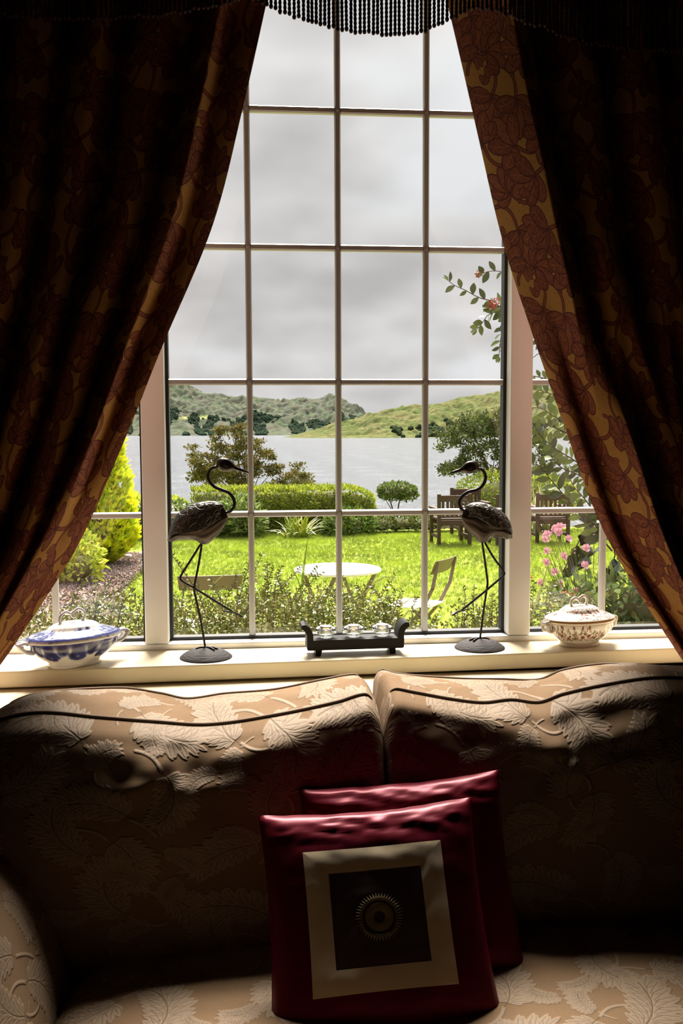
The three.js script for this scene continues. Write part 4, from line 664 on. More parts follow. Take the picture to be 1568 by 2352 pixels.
shrub('mound_hedge', 'rounded clipped green mound behind the wooden garden chairs', 'bush', [4.95, G - 0.1, -17.0], [[0, 0.55, 0, 0.95, 0.56, 0.7], [0.9, 0.5, 0, 0.8, 0.52, 0.7]], 7500, 0.055, [[0.28, 0.33, 0.04], [0.38, 0.42, 0.05], [0.18, 0.24, 0.035]], { front: true });
// wind-shaped tree behind the hedge on the left
{
  const tips = [], r = rng(71), trunk = [0.1, 0, 0], L = [];
  const lobes = [[-0.75, 1.15, 0, 0.5, 0.42], [-0.30, 1.55, 0, 0.42, 0.42], [0.0, 1.30, 0.1, 0.45, 0.45], [-0.95, 0.95, 0, 0.35, 0.25], [0.45, 1.0, 0, 0.4, 0.40], [0.95, 0.82, 0, 0.38, 0.34], [1.25, 0.62, 0, 0.25, 0.26], [-0.55, 0.75, 0, 0.55, 0.28], [0.1, 0.80, 0, 0.5, 0.3]];
  const blobs = [];
  for (const [x, y, z, sx, sy] of lobes) for (let k = 0; k < 11; k++) { const q = [x + (r() * 2 - 1) * sx, y + (r() * 2 - 1) * sy, z + (r() * 2 - 1) * 0.5]; blobs.push([q[0], q[1], q[2], 0.15 + 0.09 * r(), 0.06 + 0.05 * r(), 0.15]); if (k % 2 === 0) L.push([[[0.1 + 0.06 * r(), 0.1, 0], [lerp(0.1, q[0], 0.45), lerp(0.2, q[1], 0.55) - 0.05, q[2] * 0.5], q], 0.016, 0.004, 8]); }
  shrub('tree', 'wind-shaped olive brown tree behind the hedge, against the lake on the left', 'tree', [-0.45, G + 0.05, -19], blobs, 13500, 0.062, [[0.115, 0.105, 0.022], [0.16, 0.145, 0.026], [0.075, 0.075, 0.02], [0.14, 0.085, 0.03]], { core: 0, shell: 0.1, low: -1, mess: 1.0, seed: 72, stems: [[[[0.1, -1.2, 0], [0.08, 0.0, 0], [0.1, 0.45, 0]], 0.05, 0.035, 8], ...L] });
  const R2 = [], blobs2 = [], lob2 = [[-0.7, 1.55, 0, 0.32, 0.36], [-0.25, 1.85, 0, 0.45, 0.38], [-0.35, 1.35, 0, 0.5, 0.35], [0.3, 1.75, 0, 0.5, 0.5], [0.5, 1.2, 0, 0.4, 0.35], [-0.72, 1.15, 0, 0.22, 0.2], [0.95, 1.5, 0, 0.45, 0.6], [1.45, 1.2, 0, 0.35, 0.55], [0.95, 0.75, 0, 0.4, 0.3], [0.35, 2.1, 0, 0.5, 0.25], [-0.5, 2.0, 0, 0.3, 0.2]];
  for (const [x, y, z, sx, sy] of lob2) for (let k = 0; k < 10; k++) { const q = [x + (r() * 2 - 1) * sx, y + (r() * 2 - 1) * sy, z + (r() * 2 - 1) * 0.5]; blobs2.push([q[0], q[1], q[2], 0.14 + 0.08 * r(), 0.10 + 0.05 * r(), 0.14]); if (k % 5 === 0) R2.push([[[0.12 + 0.5 * (r() - 0.3), 0.7 + 0.4 * r(), 0], [lerp(0.2, q[0], 0.4) + 0.1 * r(), lerp(0.95, q[1], 0.4), q[2] * 0.5], [lerp(0.2, q[0], 0.8), lerp(0.95, q[1], 0.85), q[2] * 0.8], q], 0.011, 0.004, 10]); }
  shrub('tree', 'dark green open tree on the lake shore behind the right heron', 'tree', [4.92, G, -18], blobs2, 9000, 0.07, [[0.075, 0.095, 0.025], [0.11, 0.125, 0.03], [0.05, 0.066, 0.022]], { core: 0, shell: 0.1, low: -1, mess: 1.0, seed: 75, stems: [[[[0.32, -0.3, 0], [0.22, 0.4, 0], [0.05, 0.95, 0], [-0.05, 1.3, 0]], 0.04, 0.024, 12], [[[0.7, -0.3, 0], [0.62, 0.5, 0], [0.5, 1.0, 0], [0.4, 1.5, 0]], 0.04, 0.02, 12], ...R2] });
}
// golden conifer by the left side pane
{
  const t = thing('conifer', 'tall golden green conifer beside the mulch bed, left of the lawn', 'conifer', [-2.46, G, -10.9]), r = rng(88), list = [], cols = [[0.80, 0.82, 0.03], [0.72, 0.77, 0.03], [0.52, 0.62, 0.03], [0.84, 0.82, 0.04]];
  const rad = (y) => 0.62 * Math.pow(smooth(-0.15, 0.45, y), 0.6) * Math.pow(clamp(1 - y / 3.1), 0.62);
  for (let i = 0; i < 5200; i++) { const y = 0.05 + 2.95 * Math.pow(r(), 1.15), a = r() * 6.283; const R0 = rad(y) * (0.84 + 0.22 * r() + 0.12 * noise.noise(a * 2, y * 3, 1)); if (Math.sin(a) < -0.5) continue; list.push({ p: V(Math.cos(a) * R0, y, Math.sin(a) * R0), d: V(Math.cos(a) * 0.9 + (r() - 0.5) * 0.7, 0.75 + 0.5 * r(), Math.sin(a) * 0.9 + (r() - 0.5) * 0.7), s: 0.12 * (0.7 + 0.6 * r()), spin: r() * 6, c: tint(r, cols[Math.floor(r() * 4)], 0.25, 0.12) }); }
  scatter('foliage', tuft, leafMat, list, t);
  mesh('inner_twigs', grid(20, 20, (u, v) => { const y = 0.1 + 2.85 * v, R0 = rad(y) * 0.8; return [Math.cos(u * 6.2832) * R0, y, Math.sin(u * 6.2832) * R0]; }, true), coreMat, t);
  mesh('trunk', limbs([[[[0, -0.1, 0], [0, 0.3, 0], [0, 0.8, 0]], 0.06, 0.04]]), twigMat, t);
}
shrub('spindle_bush', 'loose yellow green bush in front of the conifer, half hidden by the left curtain', 'bush', [-2.62, G, -9.3], [[0, 0.36, 0, 0.5, 0.36, 0.4], [-0.6, 0.4, 0, 0.5, 0.4, 0.4], [0.25, 0.22, 0.15, 0.3, 0.24, 0.25]], 2300, 0.075, [[0.50, 0.56, 0.05], [0.36, 0.44, 0.05], [0.60, 0.60, 0.10]], { seed: 12 });
{
  const stoneMat = std({ color: lin(0.42, 0.38, 0.35), roughness: 0.95 });
  [[-1.80, -11.45, 0.075, 'larger pale grey stone on the bed edge beside the conifer'], [-2.04, -11.3, 0.055, 'smaller pale grey stone left of the other by the conifer']].forEach(([x, z, s, label], i) => { const g = mergeVertices(new THREE.IcosahedronGeometry(1, 3).deleteAttribute('uv').deleteAttribute('normal')), p = g.attributes.position; for (let k = 0; k < p.count; k++) { const q = 1 + 0.3 * noise.noise(p.getX(k) * 1.3 + i * 7, p.getY(k) * 1.3, p.getZ(k) * 1.3); p.setXYZ(k, p.getX(k) * q * 1.2, p.getY(k) * q * 0.8, p.getZ(k) * q); } g.computeVertexNormals(); g.scale(s, s, s); const m = mesh('stone', g, stoneMat); m.position.set(x, groundY(x, z) + 0.04 + s * 0.5, z); tag(m, label, 'stone', 'stones by the conifer'); });
}
// plants of long blades: every blade its own leaf
function bladeGeo(L, w, lean, droop) { return grid(2, 9, (u, t) => { const half = w * 0.5 * Math.pow(Math.sin(Math.PI * Math.pow(clamp(t * 0.94 + 0.05), 0.55)), 0.7), a = lean + droop * t * t, s = u * 2 - 1; return [s * half, 0, Math.abs(s) * half * 0.35, u, t].map((c, i) => i === 1 ? L * (t * Math.cos(lean + droop * t * 0.5)) : i === 2 ? c + L * t * Math.sin(lean + droop * t * 0.5) : c); }); }
function bladePlant(name, label, pos, n, L, w, mats, seed, o = {}) {
  const t = thing(name, label, 'plant', pos), r = rng(seed), kinds = [0, 1, 2, 3, 4, 5].map((k) => bladeGeo(1, w / L, 0.12 + 0.13 * k, 0.25 + 0.18 * k));
  for (let i = 0; i < n; i++) { const m = mesh('leaf', kinds[i % 6], mats[Math.floor(r() * mats.length)], t); const s = L * (0.65 + 0.5 * r()); m.scale.set(s, s, s); m.rotation.y = r() * 6.283; m.position.set((r() - 0.5) * (o.spread ?? 0.2), 0, (r() - 0.5) * (o.spread ?? 0.2)); }
  return t;
}
const yg = [[0.30, 0.34, 0.02], [0.20, 0.27, 0.02], [0.36, 0.36, 0.03]].map((c) => phys({ color: lin(...c), roughness: 0.6, transmission: 0.3, thickness: 0 }));
bladePlant('sword_leaf_plant', 'yellow green spiky clump at the foot of the hedge, mid lawn edge', [0.54, G, -14.1], 95, 0.50, 0.032, yg, 41, { spread: 0.35 });
const vg = [[0.40, 0.41, 0.14], [0.25, 0.30, 0.07], [0.48, 0.47, 0.2], [0.30, 0.24, 0.12]].map((c) => phys({ color: lin(...c), roughness: 0.6, transmission: 0.3, thickness: 0 }));
bladePlant('flax_plant', 'tall pale striped flax clump behind the rightmost garden chair', [5.15, G, -14.6], 90, 0.95, 0.055, vg, 43, { spread: 0.5 });

// ---------------------------------------------------------------- outside: garden furniture
{
  const teak = std({ color: lin(0.062, 0.028, 0.020), roughness: 0.75 });
  // a slatted armchair seen from behind; its back is at local z = 0 and it faces -z
  const c0 = new THREE.Group();
  const W = 0.57, add = (n, g) => mesh(n, g, teak, c0);
  for (const s of [-1, 1]) { add('leg', box(s * (W / 2 - 0.0275) - 0.0275, s * (W / 2 - 0.0275) + 0.0275, 0, 0.862, -0.025, 0.03, 0.005)); add('leg', box(s * (W / 2 - 0.0275) - 0.0275, s * (W / 2 - 0.0275) + 0.0275, 0, 0.60, -0.52, -0.465, 0.005)); add('armrest', box(s * (W / 2 - 0.03) - 0.04, s * (W / 2 - 0.03) + 0.04, 0.60, 0.632, -0.56, 0.0, 0.008)); add('stretcher', box(s * (W / 2 - 0.0275) - 0.018, s * (W / 2 - 0.0275) + 0.018, 0.14, 0.185, -0.47, -0.02, 0.004)); }
  add('top_rail', box(-W / 2 + 0.05, W / 2 - 0.05, 0.735, 0.838, -0.018, 0.018, 0.006)); add('back_rail', box(-W / 2 + 0.05, W / 2 - 0.05, 0.47, 0.505, -0.016, 0.016, 0.004));
  for (let i = 0; i < 6; i++) { const x = (i - 2.5) * 0.076; add('back_slat', box(x - 0.021, x + 0.021, 0.50, 0.745, -0.010, 0.010, 0.003)); }
  add('seat_rail', box(-W / 2 + 0.05, W / 2 - 0.05, 0.345, 0.435, -0.014, 0.014, 0.004)); add('seat_rail', box(-W / 2 + 0.05, W / 2 - 0.05, 0.345, 0.43, -0.505, -0.478, 0.004));
  for (let i = 0; i < 5; i++) { const z = -0.07 - i * 0.105; add('seat_slat', box(-W / 2 + 0.01, W / 2 - 0.01, 0.435, 0.458, z - 0.042, z + 0.042, 0.004)); }
  const put = (label, x, z, turn) => { const c = c0.clone(); c.name = numbered('garden_chair'); c.position.set(x, G - 0.01, z); c.rotation.y = turn; scene.add(c); tag(c, label, 'garden chair', 'wooden garden armchairs on the lawn'); };
  put('dark wooden garden armchair left of the right heron, leftmost of the row', 3.045, -12.57, 0.06);
  put('dark wooden garden armchair largely hidden behind the right white window post', 3.96, -12.35, 0.02);
  put('dark wooden garden armchair right of the window post, behind the pink flowers', 4.70, -12.6, -0.03);
  put('dark wooden garden armchair further off that faces back towards the house', 3.62, -14.3, Math.PI + 0.1);
  // low wooden table between the chairs
  const t = thing('garden_table', 'dark wooden garden table between the wooden garden chairs', 'garden table', [3.75, G - 0.01, -13.42], 0.03);
  for (let i = 0; i < 6; i++) mesh('table_slat', box(-0.42, 0.42, 0.40, 0.425, -0.2 + i * 0.068, -0.14 + i * 0.068, 0.003), teak, t);
  for (const x of [-0.36, 0.36]) for (const z of [-0.16, 0.16]) mesh('leg', box(x - 0.025, x + 0.025, 0, 0.40, z - 0.025, z + 0.025, 0.004), teak, t);
  mesh('apron', merge([box(-0.36, 0.36, 0.34, 0.40, 0.15, 0.172), box(-0.36, 0.36, 0.34, 0.40, -0.172, -0.15)]), teak, t);
}
{
  const cream = std({ color: lin(0.80, 0.76, 0.68), roughness: 0.5 }), putty = std({ color: lin(0.19, 0.125, 0.125), roughness: 0.55 });
  const flat = (a, b, w, th) => { const A = V(...a), B = V(...b), L = A.distanceTo(B), g = new THREE.BoxGeometry(w, L, th); const q = new THREE.Quaternion().setFromUnitVectors(UPY, B.clone().sub(A).normalize()); g.applyQuaternion(q); const m = A.add(B).multiplyScalar(0.5); return g.translate(m.x, m.y, m.z); };
  const t = thing('bistro_table', 'round cream metal bistro table with crossed folding legs on the lawn', 'table', [0.466, G, -5.19], 0.5);
  mesh('tabletop', new THREE.LatheGeometry([[0.0001, 0.720], [0.355, 0.720], [0.364, 0.716], [0.365, 0.700], [0.360, 0.697], [0.357, 0.712], [0.0001, 0.712]].map((q) => new THREE.Vector2(...q)), 72), cream, t);
  for (const s of [-1, 1]) { mesh('leg', flat([s * 0.2, 0, -0.26], [s * 0.2, 0.712, 0.27], 0.012, 0.034), putty, t); mesh('leg', flat([s * 0.187, 0, 0.26], [s * 0.187, 0.712, -0.27], 0.012, 0.034), putty, t); mesh('pivot', new THREE.CylinderGeometry(0.012, 0.012, 0.04, 12).rotateZ(Math.PI / 2).translate(s * 0.194, 0.353, 0), putty, t); }
  mesh('stretcher', merge([flat([-0.2, 0.02, -0.245], [0.2, 0.02, -0.245], 0.02, 0.01), flat([-0.187, 0.02, 0.245], [0.187, 0.02, 0.245], 0.02, 0.01)].map((g) => g)), putty, t);
  // folding bistro chair: faces -z, back at z = 0
  const c0 = new THREE.Group(), W = 0.46;
  mesh('backrest', grid(12, 6, (u, v) => { const x = (u - 0.5) * W, y = 0.74 + 0.108 * v; return [x * (1 - 0.04 * (1 - v)), y, 0.02 + 0.05 * v - 0.03 * (1 - 4 * (u - 0.5) ** 2) * -1]; }), putty, c0);
  mesh('backrest_rim', capTube(Array.from({ length: 13 }, (_, i) => { const u = i / 12; return [(u - 0.5) * W, 0.848, 0.07 + 0.03 * (1 - 4 * (u - 0.5) ** 2)]; }), 0.004, 24, 6), putty, c0);
  for (const s of [-1, 1]) { mesh('leg', merge([flat([s * 0.19, 0.84, 0.075], [s * 0.19, 0.62, 0.03], 0.012, 0.026), flat([s * 0.19, 0.63, 0.032], [s * 0.19, 0.45, -0.06], 0.012, 0.026), flat([s * 0.19, 0.46, -0.055], [s * 0.19, 0, -0.42], 0.012, 0.026)]), putty, c0); mesh('leg', flat([s * 0.172, 0.46, -0.36], [s * 0.172, 0, 0.08], 0.012, 0.026), putty, c0); }
  for (let i = 0; i < 7; i++) mesh('seat_slat', box(-0.2, 0.2, 0.455, 0.468, -0.055 - i * 0.052, -0.018 - i * 0.052, 0.002), cream, c0);
  const put = (label, x, z, turn) => { const c = c0.clone(); c.name = numbered('bistro_chair'); c.position.set(x, G, z); c.rotation.y = turn; scene.add(c); tag(c, label, 'chair', 'folding bistro chairs'); };
  put('folding metal bistro chair left of the round table, seen from behind', -0.545, -4.1, 0.03);
  put('folding metal bistro chair right of the round table, turned side on', 1.235, -4.78, 1.0);
}

// ---------------------------------------------------------------- outside: plants right below and beside the window
{
  const small = leafGeo(0.55, 2, 0.1, 0.1, 0.9), cols = [[0.16, 0.20, 0.03], [0.26, 0.28, 0.05], [0.10, 0.14, 0.025], [0.36, 0.32, 0.13]];
  const shiny = phys({ color: 0xffffff, roughness: 0.38 }), bark = std({ color: lin(0.085, 0.05, 0.035), roughness: 0.9 });
  function coto(label, x0, blobs, twigs, n, seed) {
    const t = thing('cotoneaster', label, 'shrub', [x0, G, -1.2], 0, null), r = rng(seed), B = blobs.map(([x, y, z, a, b, c]) => [x - x0, y + 0.075 - G, z, a, b, c]);
    scatter('foliage', small, shiny, blobLeaves(r, B, n, 0.0165, cols, { shell: 0.7, low: 0.25, mess: 1.1, lump: 0.3, up: 0.3, dv: 0.4 }), t);
    mesh('inner_twigs', core(B, 0.6), coreMat, t);
    const list = [], add = (pts, rr) => {
      mesh('branch', tube(pts, (q) => lerp(rr, rr * 0.35, q), 14, 5), bark, t);
      const c = new THREE.CatmullRomCurve3(pts), L = c.getLength(), m = Math.floor(L / 0.0068);
      for (let i = 2; i < m; i++) { const q = i / m, p = c.getPointAt(q), tg = c.getTangentAt(q), a = (i % 2 ? 1 : -1) * (0.9 + 0.5 * r()), pl = V(-tg.y, tg.x, (r() - 0.5) * 1.4); list.push({ p, d: tg.clone().multiplyScalar(0.55).addScaledVector(pl, a), s: 0.0155 * (0.65 + 0.6 * r()), spin: r() * 6, c: tint(r, cols[Math.floor(r() * 3)], 0.3, 0.15) }); }
    };
    for (const [bx, by, tx, ty] of twigs) { const z = 0.25 * (r() - 0.5), s = 0.03 * (r() - 0.5); add([V(bx - x0, by - 0.15 - G, z + 0.1), V(lerp(bx, tx, 0.35) - x0 + s, lerp(by, ty, 0.30) - G, z * 0.6), V(lerp(bx, tx, 0.7) - x0 + s, lerp(by, ty, 0.72) - G, z * 0.3), V(tx - x0, ty - G, 0)], 0.0034); }
    for (let i = 0; i < 26; i++) { const b = B[Math.floor(r() * B.length)], a = r() * 6.28, px = b[0] + Math.cos(a) * b[3] * 0.5, pz = b[2] + Math.sin(a) * b[5] * 0.5, lx = (r() - 0.5) * 0.22, h = 0.06 + 0.10 * r(); const y = b[1] + b[4] * 0.8; add([V(px, y - 0.1, pz), V(px + lx * 0.4, y + h * 0.4, pz + 0.02), V(px + lx, y + h, pz + 0.05 * (r() - 0.5))], 0.0026); }
    scatter('leaves', small, shiny, list, t);
  }
  coto('small leaved cotoneaster outside the left side pane, behind the blue tureen', -0.85, [[-1.1, 0.34, 0, 0.27, 0.34, 0.38], [-0.82, 0.38, 0, 0.26, 0.33, 0.38], [-0.62, 0.33, 0.1, 0.2, 0.3, 0.3]], [[-0.98, 0.706, -0.692, 0.88], [-0.84, 0.744, -0.777, 0.818], [-1.0, 0.70, -0.93, 0.84], [-0.72, 0.66, -0.64, 0.79]], 8000, 301);
  coto('dense cotoneaster with upright twigs outside the main window, behind the left heron', -0.3, [[-0.47, 0.36, 0, 0.26, 0.33, 0.36], [-0.22, 0.40, 0, 0.27, 0.33, 0.36], [0.04, 0.36, 0, 0.24, 0.34, 0.36]], [[-0.288, 0.716, -0.202, 0.962], [-0.225, 0.716, -0.188, 0.925], [-0.332, 0.734, -0.259, 0.933], [-0.186, 0.716, -0.158, 0.906], [-0.176, 0.716, -0.126, 0.906], [-0.136, 0.697, 0.033, 0.903], [-0.101, 0.697, 0.042, 0.88], [-0.208, 0.716, -0.038, 0.903], [-0.439, 0.716, -0.386, 0.818], [-0.386, 0.697, -0.578, 0.962], [-0.386, 0.716, -0.305, 0.869], [-0.279, 0.716, -0.257, 0.856], [-0.528, 0.697, -0.51, 0.837], [-0.03, 0.716, -0.021, 0.809], [-0.35, 0.70, -0.42, 0.86], [-0.2, 0.7, -0.29, 0.88]], 12000, 302);
  coto('lower cotoneaster outside the main window, behind the candle tray', 0.3, [[0.22, 0.34, 0, 0.22, 0.34, 0.34], [0.42, 0.28, 0.05, 0.2, 0.32, 0.3]], [[0.228, 0.706, 0.184, 0.818], [0.095, 0.697, 0.148, 0.775], [0.291, 0.716, 0.335, 0.775], [0.38, 0.69, 0.433, 0.768], [0.25, 0.70, 0.27, 0.79]], 6000, 303);
  coto('sparse cotoneaster with two upright shoots behind the right heron', 0.72, [[0.64, 0.25, 0.05, 0.15, 0.36, 0.26], [0.80, 0.27, 0, 0.18, 0.38, 0.3], [1.02, 0.28, 0, 0.26, 0.38, 0.32]], [[0.625, 0.641, 0.633, 0.805], [0.665, 0.641, 0.682, 0.809], [0.914, 0.641, 0.882, 0.809], [0.76, 0.65, 0.80, 0.74], [1.0, 0.66, 0.97, 0.78]], 7000, 304);
}
{ // long strap leaves among the shrubs
  const green = phys({ color: lin(0.20, 0.29, 0.03), roughness: 0.5, transmission: 0.35, thickness: 0 }), pale = phys({ color: lin(0.40, 0.42, 0.16), roughness: 0.5, transmission: 0.35, thickness: 0 }), dead = phys({ color: lin(0.42, 0.27, 0.06), roughness: 0.7, transmission: 0.2, thickness: 0 });
  const strap = (pts, w, m, t) => { const c = new THREE.CatmullRomCurve3(pts.map((p) => V(p[0], p[1], p[2]))); mesh('leaf', grid(2, 20, (u, q) => { const p = c.getPointAt(q), tg = c.getTangentAt(q), n = V(tg.y, -tg.x, 0.15).normalize(), s = u * 2 - 1, hw = w * 0.5 * Math.pow(Math.sin(Math.PI * Math.pow(clamp(q * 0.97 + 0.02), 0.6)), 0.6); return [p.x + n.x * hw * s, p.y + n.y * hw * s, p.z + n.z * hw * s + 0.25 * hw * s * s]; }), m, t); };
  const a = thing('strap_leaf_plant', 'plant of long green strap leaves standing up in front of the round table', 'plant', [-0.05, G, -1.5]);
  const L = (q) => q.map(([x, y, z]) => [x + 0.05, y - G, z + 1.5]);
  strap(L([[-0.06, -0.35, -1.5], [-0.05, 0.45, -1.5], [-0.028, 0.78, -1.5], [0.0, 0.98, -1.52]]), 0.026, green, a);
  strap(L([[-0.05, -0.35, -1.5], [-0.07, 0.5, -1.45], [-0.05, 0.74, -1.4], [0.04, 0.63, -1.3], [0.10, 0.56, -1.25]]), 0.024, green, a);
  strap(L([[-0.05, -0.35, -1.5], [-0.10, 0.5, -1.45], [-0.16, 0.74, -1.4], [-0.25, 0.72, -1.35]]), 0.02, green, a);
  strap(L([[-0.05, -0.35, -1.5], [-0.03, 0.55, -1.45], [-0.04, 0.78, -1.45], [-0.075, 0.86, -1.45]]), 0.018, green, a);
  strap(L([[-0.04, -0.35, -1.5], [0.0, 0.5, -1.45], [0.06, 0.62, -1.4], [0.02, 0.70, -1.38]]), 0.014, dead, a);
  const b = thing('strap_leaf_plant', 'plant of pale arching strap leaves right of the round table', 'plant', [0.3, G, -1.7]), M = (q) => q.map(([x, y, z]) => [x - 0.3, y - G, z + 1.7]);
  strap(M([[0.26, -0.35, -1.7], [0.22, 0.45, -1.65], [0.25, 0.68, -1.6], [0.33, 0.79, -1.55], [0.40, 0.80, -1.5]]), 0.024, pale, b);
  strap(M([[0.32, -0.35, -1.7], [0.40, 0.45, -1.65], [0.46, 0.62, -1.6], [0.56, 0.66, -1.55]]), 0.02, pale, b);
  strap(M([[0.34, -0.35, -1.7], [0.50, 0.4, -1.65], [0.58, 0.58, -1.6], [0.60, 0.62, -1.6]]), 0.018, green, b);
  strap(M([[0.30, -0.35, -1.7], [0.34, 0.5, -1.6], [0.42, 0.66, -1.55], [0.50, 0.72, -1.5]]), 0.014, dead, b);
  const c = thing('strap_leaf_plant', 'pale thin strap leaves arching over the left bistro chair', 'plant', [-0.5, G, -1.5]), N = (q) => q.map(([x, y, z]) => [x + 0.5, y - G, z + 1.5]);
  strap(N([[-0.52, -0.35, -1.5], [-0.50, 0.55, -1.5], [-0.44, 0.76, -1.5], [-0.31, 0.86, -1.48], [-0.22, 0.82, -1.45]]), 0.009, pale, c);
  strap(N([[-0.5, -0.35, -1.5], [-0.6, 0.55, -1.5], [-0.62, 0.68, -1.5]]), 0.012, dead, c);
  const d = thing('strap_leaf_plant', 'pale strap leaves beside the right window post, below the pink flowers', 'plant', [0.95, G, -1.6]), O = (q) => q.map(([x, y, z]) => [x - 0.95, y - G, z + 1.6]);
  strap(O([[0.94, -0.35, -1.6], [1.0, 0.45, -1.6], [1.09, 0.70, -1.6], [1.13, 0.84, -1.6]]), 0.032, pale, d);
  strap(O([[0.92, -0.35, -1.6], [0.80, 0.45, -1.55], [0.82, 0.66, -1.5], [0.88, 0.78, -1.45]]), 0.018, pale, d);
  strap(O([[0.96, -0.35, -1.6], [1.2, 0.5, -1.5], [1.34, 0.66, -1.45]]), 0.02, pale, d);
  strap(O([[0.94, -0.35, -1.6], [0.90, 0.6, -1.6], [0.95, 0.92, -1.6], [0.99, 0.98, -1.6]]), 0.010, dead, d);
}
{ // glossy rounded leaves on branches reaching in from the right
  const t = thing('escallonia', 'evergreen shrub with rounded leaves and red flowers reaching in from the right', 'shrub', [1.3, G, -1.15]), r = rng(401);
  const L = (q, z) => q.map(([x, y], i) => V(x - 1.3, y - G, z(i / (q.length - 1))));
  const kinds = [leafGeo(0.52, 5, 0.14, 0.12, 1.05), leafGeo(0.60, 5, 0.08, 0.22, 1.1), leafGeo(0.46, 5, 0.18, 0.05, 1.0)];
  const mats = [[0.085, 0.125, 0.024], [0.13, 0.19, 0.035], [0.05, 0.08, 0.02], [0.20, 0.27, 0.05]].map((c) => phys({ color: lin(...c), roughness: 0.42, transmission: 0.25, thickness: 0 }));
  const wood = std({ color: lin(0.07, 0.045, 0.028), roughness: 0.9 });
  mesh('trunk', limbs([[[[0.32, 0, 0], [0.34, 0.8, 0.02], [0.2, 1.6, 0], [-0.1, 2.5, 0]], 0.03, 0.014, 20], [[[0.30, 0.1, 0.1], [0.28, 0.9, 0.08], [0.0, 1.5, 0.05]], 0.02, 0.008, 16]]), wood, t);
  let n = 0;
  const branches = [
    [[[1.15, 1.93], [0.803, 1.95], [0.741, 1.977], [0.678, 1.99], [0.616, 2.019], [0.572, 2.035], [0.545, 2.052]], 0.36, 0.030, 0.034, 1], [[[1.17, 2.0], [0.82, 2.064], [0.775, 2.094], [0.74, 2.097], [0.708, 2.093], [0.683, 2.083]], 0.45, 0.026, 0.034, 0],
    [[[1.15, 1.85], [0.813, 1.926], [0.759, 1.939], [0.72, 1.925], [0.697, 1.89], [0.678, 1.87]], 0.4, 0.012, 0.034, 0], [[[1.15, 1.8], [0.822, 1.891], [0.777, 1.891], [0.769, 1.848], [0.76, 1.804], [0.754, 1.755]], 0.4, 0.014, 0.031, 0], [[[1.15, 1.78], [0.849, 1.857], [0.79, 1.93], [0.75, 1.96], [0.72, 1.95]], 0.4, 0.012, 0.036, 0],
    [[[1.26, 0.95], [1.125, 1.094], [1.059, 1.167], [0.985, 1.249], [0.929, 1.312], [0.901, 1.321]], 0.1, 0.021, 0.048, 1], [[[1.26, 1.45], [1.09, 1.542], [1.016, 1.586], [0.943, 1.612], [0.897, 1.621]], 0.1, 0.014, 0.036, 0], [[[1.26, 1.33], [1.11, 1.417], [1.018, 1.462], [0.945, 1.48], [0.894, 1.463]], 0.1, 0.014, 0.036, 0],
    [[[1.26, 1.22], [1.093, 1.328], [1.001, 1.382], [0.936, 1.436], [0.899, 1.489]], 0.1, 0.015, 0.037, 0], [[[1.2, 1.58], [1.033, 1.648], [0.96, 1.674], [0.909, 1.683], [0.884, 1.674]], 0.1, 0.015, 0.034, 0], [[[1.26, 1.12], [1.132, 1.256], [1.039, 1.302], [0.992, 1.356], [0.964, 1.418]], 0.1, 0.016, 0.037, 0], [[[1.24, 1.4], [1.017, 1.506], [0.962, 1.542], [0.917, 1.551], [0.89, 1.533]], 0.1, 0.015, 0.036, 0],
    [[[1.27, 1.0], [1.142, 1.166], [1.095, 1.221], [1.072, 1.275]], 0.1, 0.018, 0.040, 0], [[[1.27, 0.98], [1.116, 1.113], [1.022, 1.168], [0.971, 1.195]], 0.1, 0.020, 0.042, 0], [[[1.15, 1.88], [1.0, 1.80], [0.93, 1.77], [0.89, 1.74]], 0.15, 0.016, 0.034, 0],
  ];
  branches.forEach(([q, from, step, len, neat], k) => {
    const dz = (r() - 0.5) * 0.16, pts = L(q, (u) => lerp(0, neat ? 0.05 : dz, u)), c = new THREE.CatmullRomCurve3(pts), Lc = c.getLength();
    mesh('branch', tube(pts, (u) => lerp(0.0042, 0.0013, u), 24, 6), wood, t);
    for (let d = from * Lc, i = 0; d < Lc && n < 298; d += step * (0.8 + 0.4 * r()), i++) {
      const u = d / Lc, p = c.getPointAt(u), tg = c.getTangentAt(u), side = V(-tg.y, tg.x, (r() - 0.5) * (neat ? 0.6 : 1.6)).multiplyScalar(i % 2 ? 1 : -1);
      const m = mesh('leaf', kinds[i % 3], mats[k > 4 && r() < 0.5 ? (r() < 0.5 ? 3 : 1) : Math.floor(r() * 3)], t); const s = len * 1.3 * (0.75 + 0.45 * r()); m.scale.set(s, s, s); m.position.copy(p); m.quaternion.copy(orient(tg.clone().multiplyScalar(0.55 + 0.3 * r()).add(side), (r() - 0.5) * 1.6 + (tg.x < 0 ? 0 : Math.PI))); n++;
    }
    for (const s of [-0.35, 0.1]) { const m = mesh('leaf', kinds[0], mats[1], t), p = c.getPointAt(1), tg = c.getTangentAt(1); m.scale.setScalar(len * 0.9); m.position.copy(p); m.quaternion.copy(orient(V(tg.x * Math.cos(s) - tg.y * Math.sin(s), tg.x * Math.sin(s) + tg.y * Math.cos(s), 0.1), r())); }
  });
  const red = std({ color: lin(0.50, 0.035, 0.06), roughness: 0.6 }), pg = leafGeo(0.6, 3, 0.15, 0.3, 1.1);
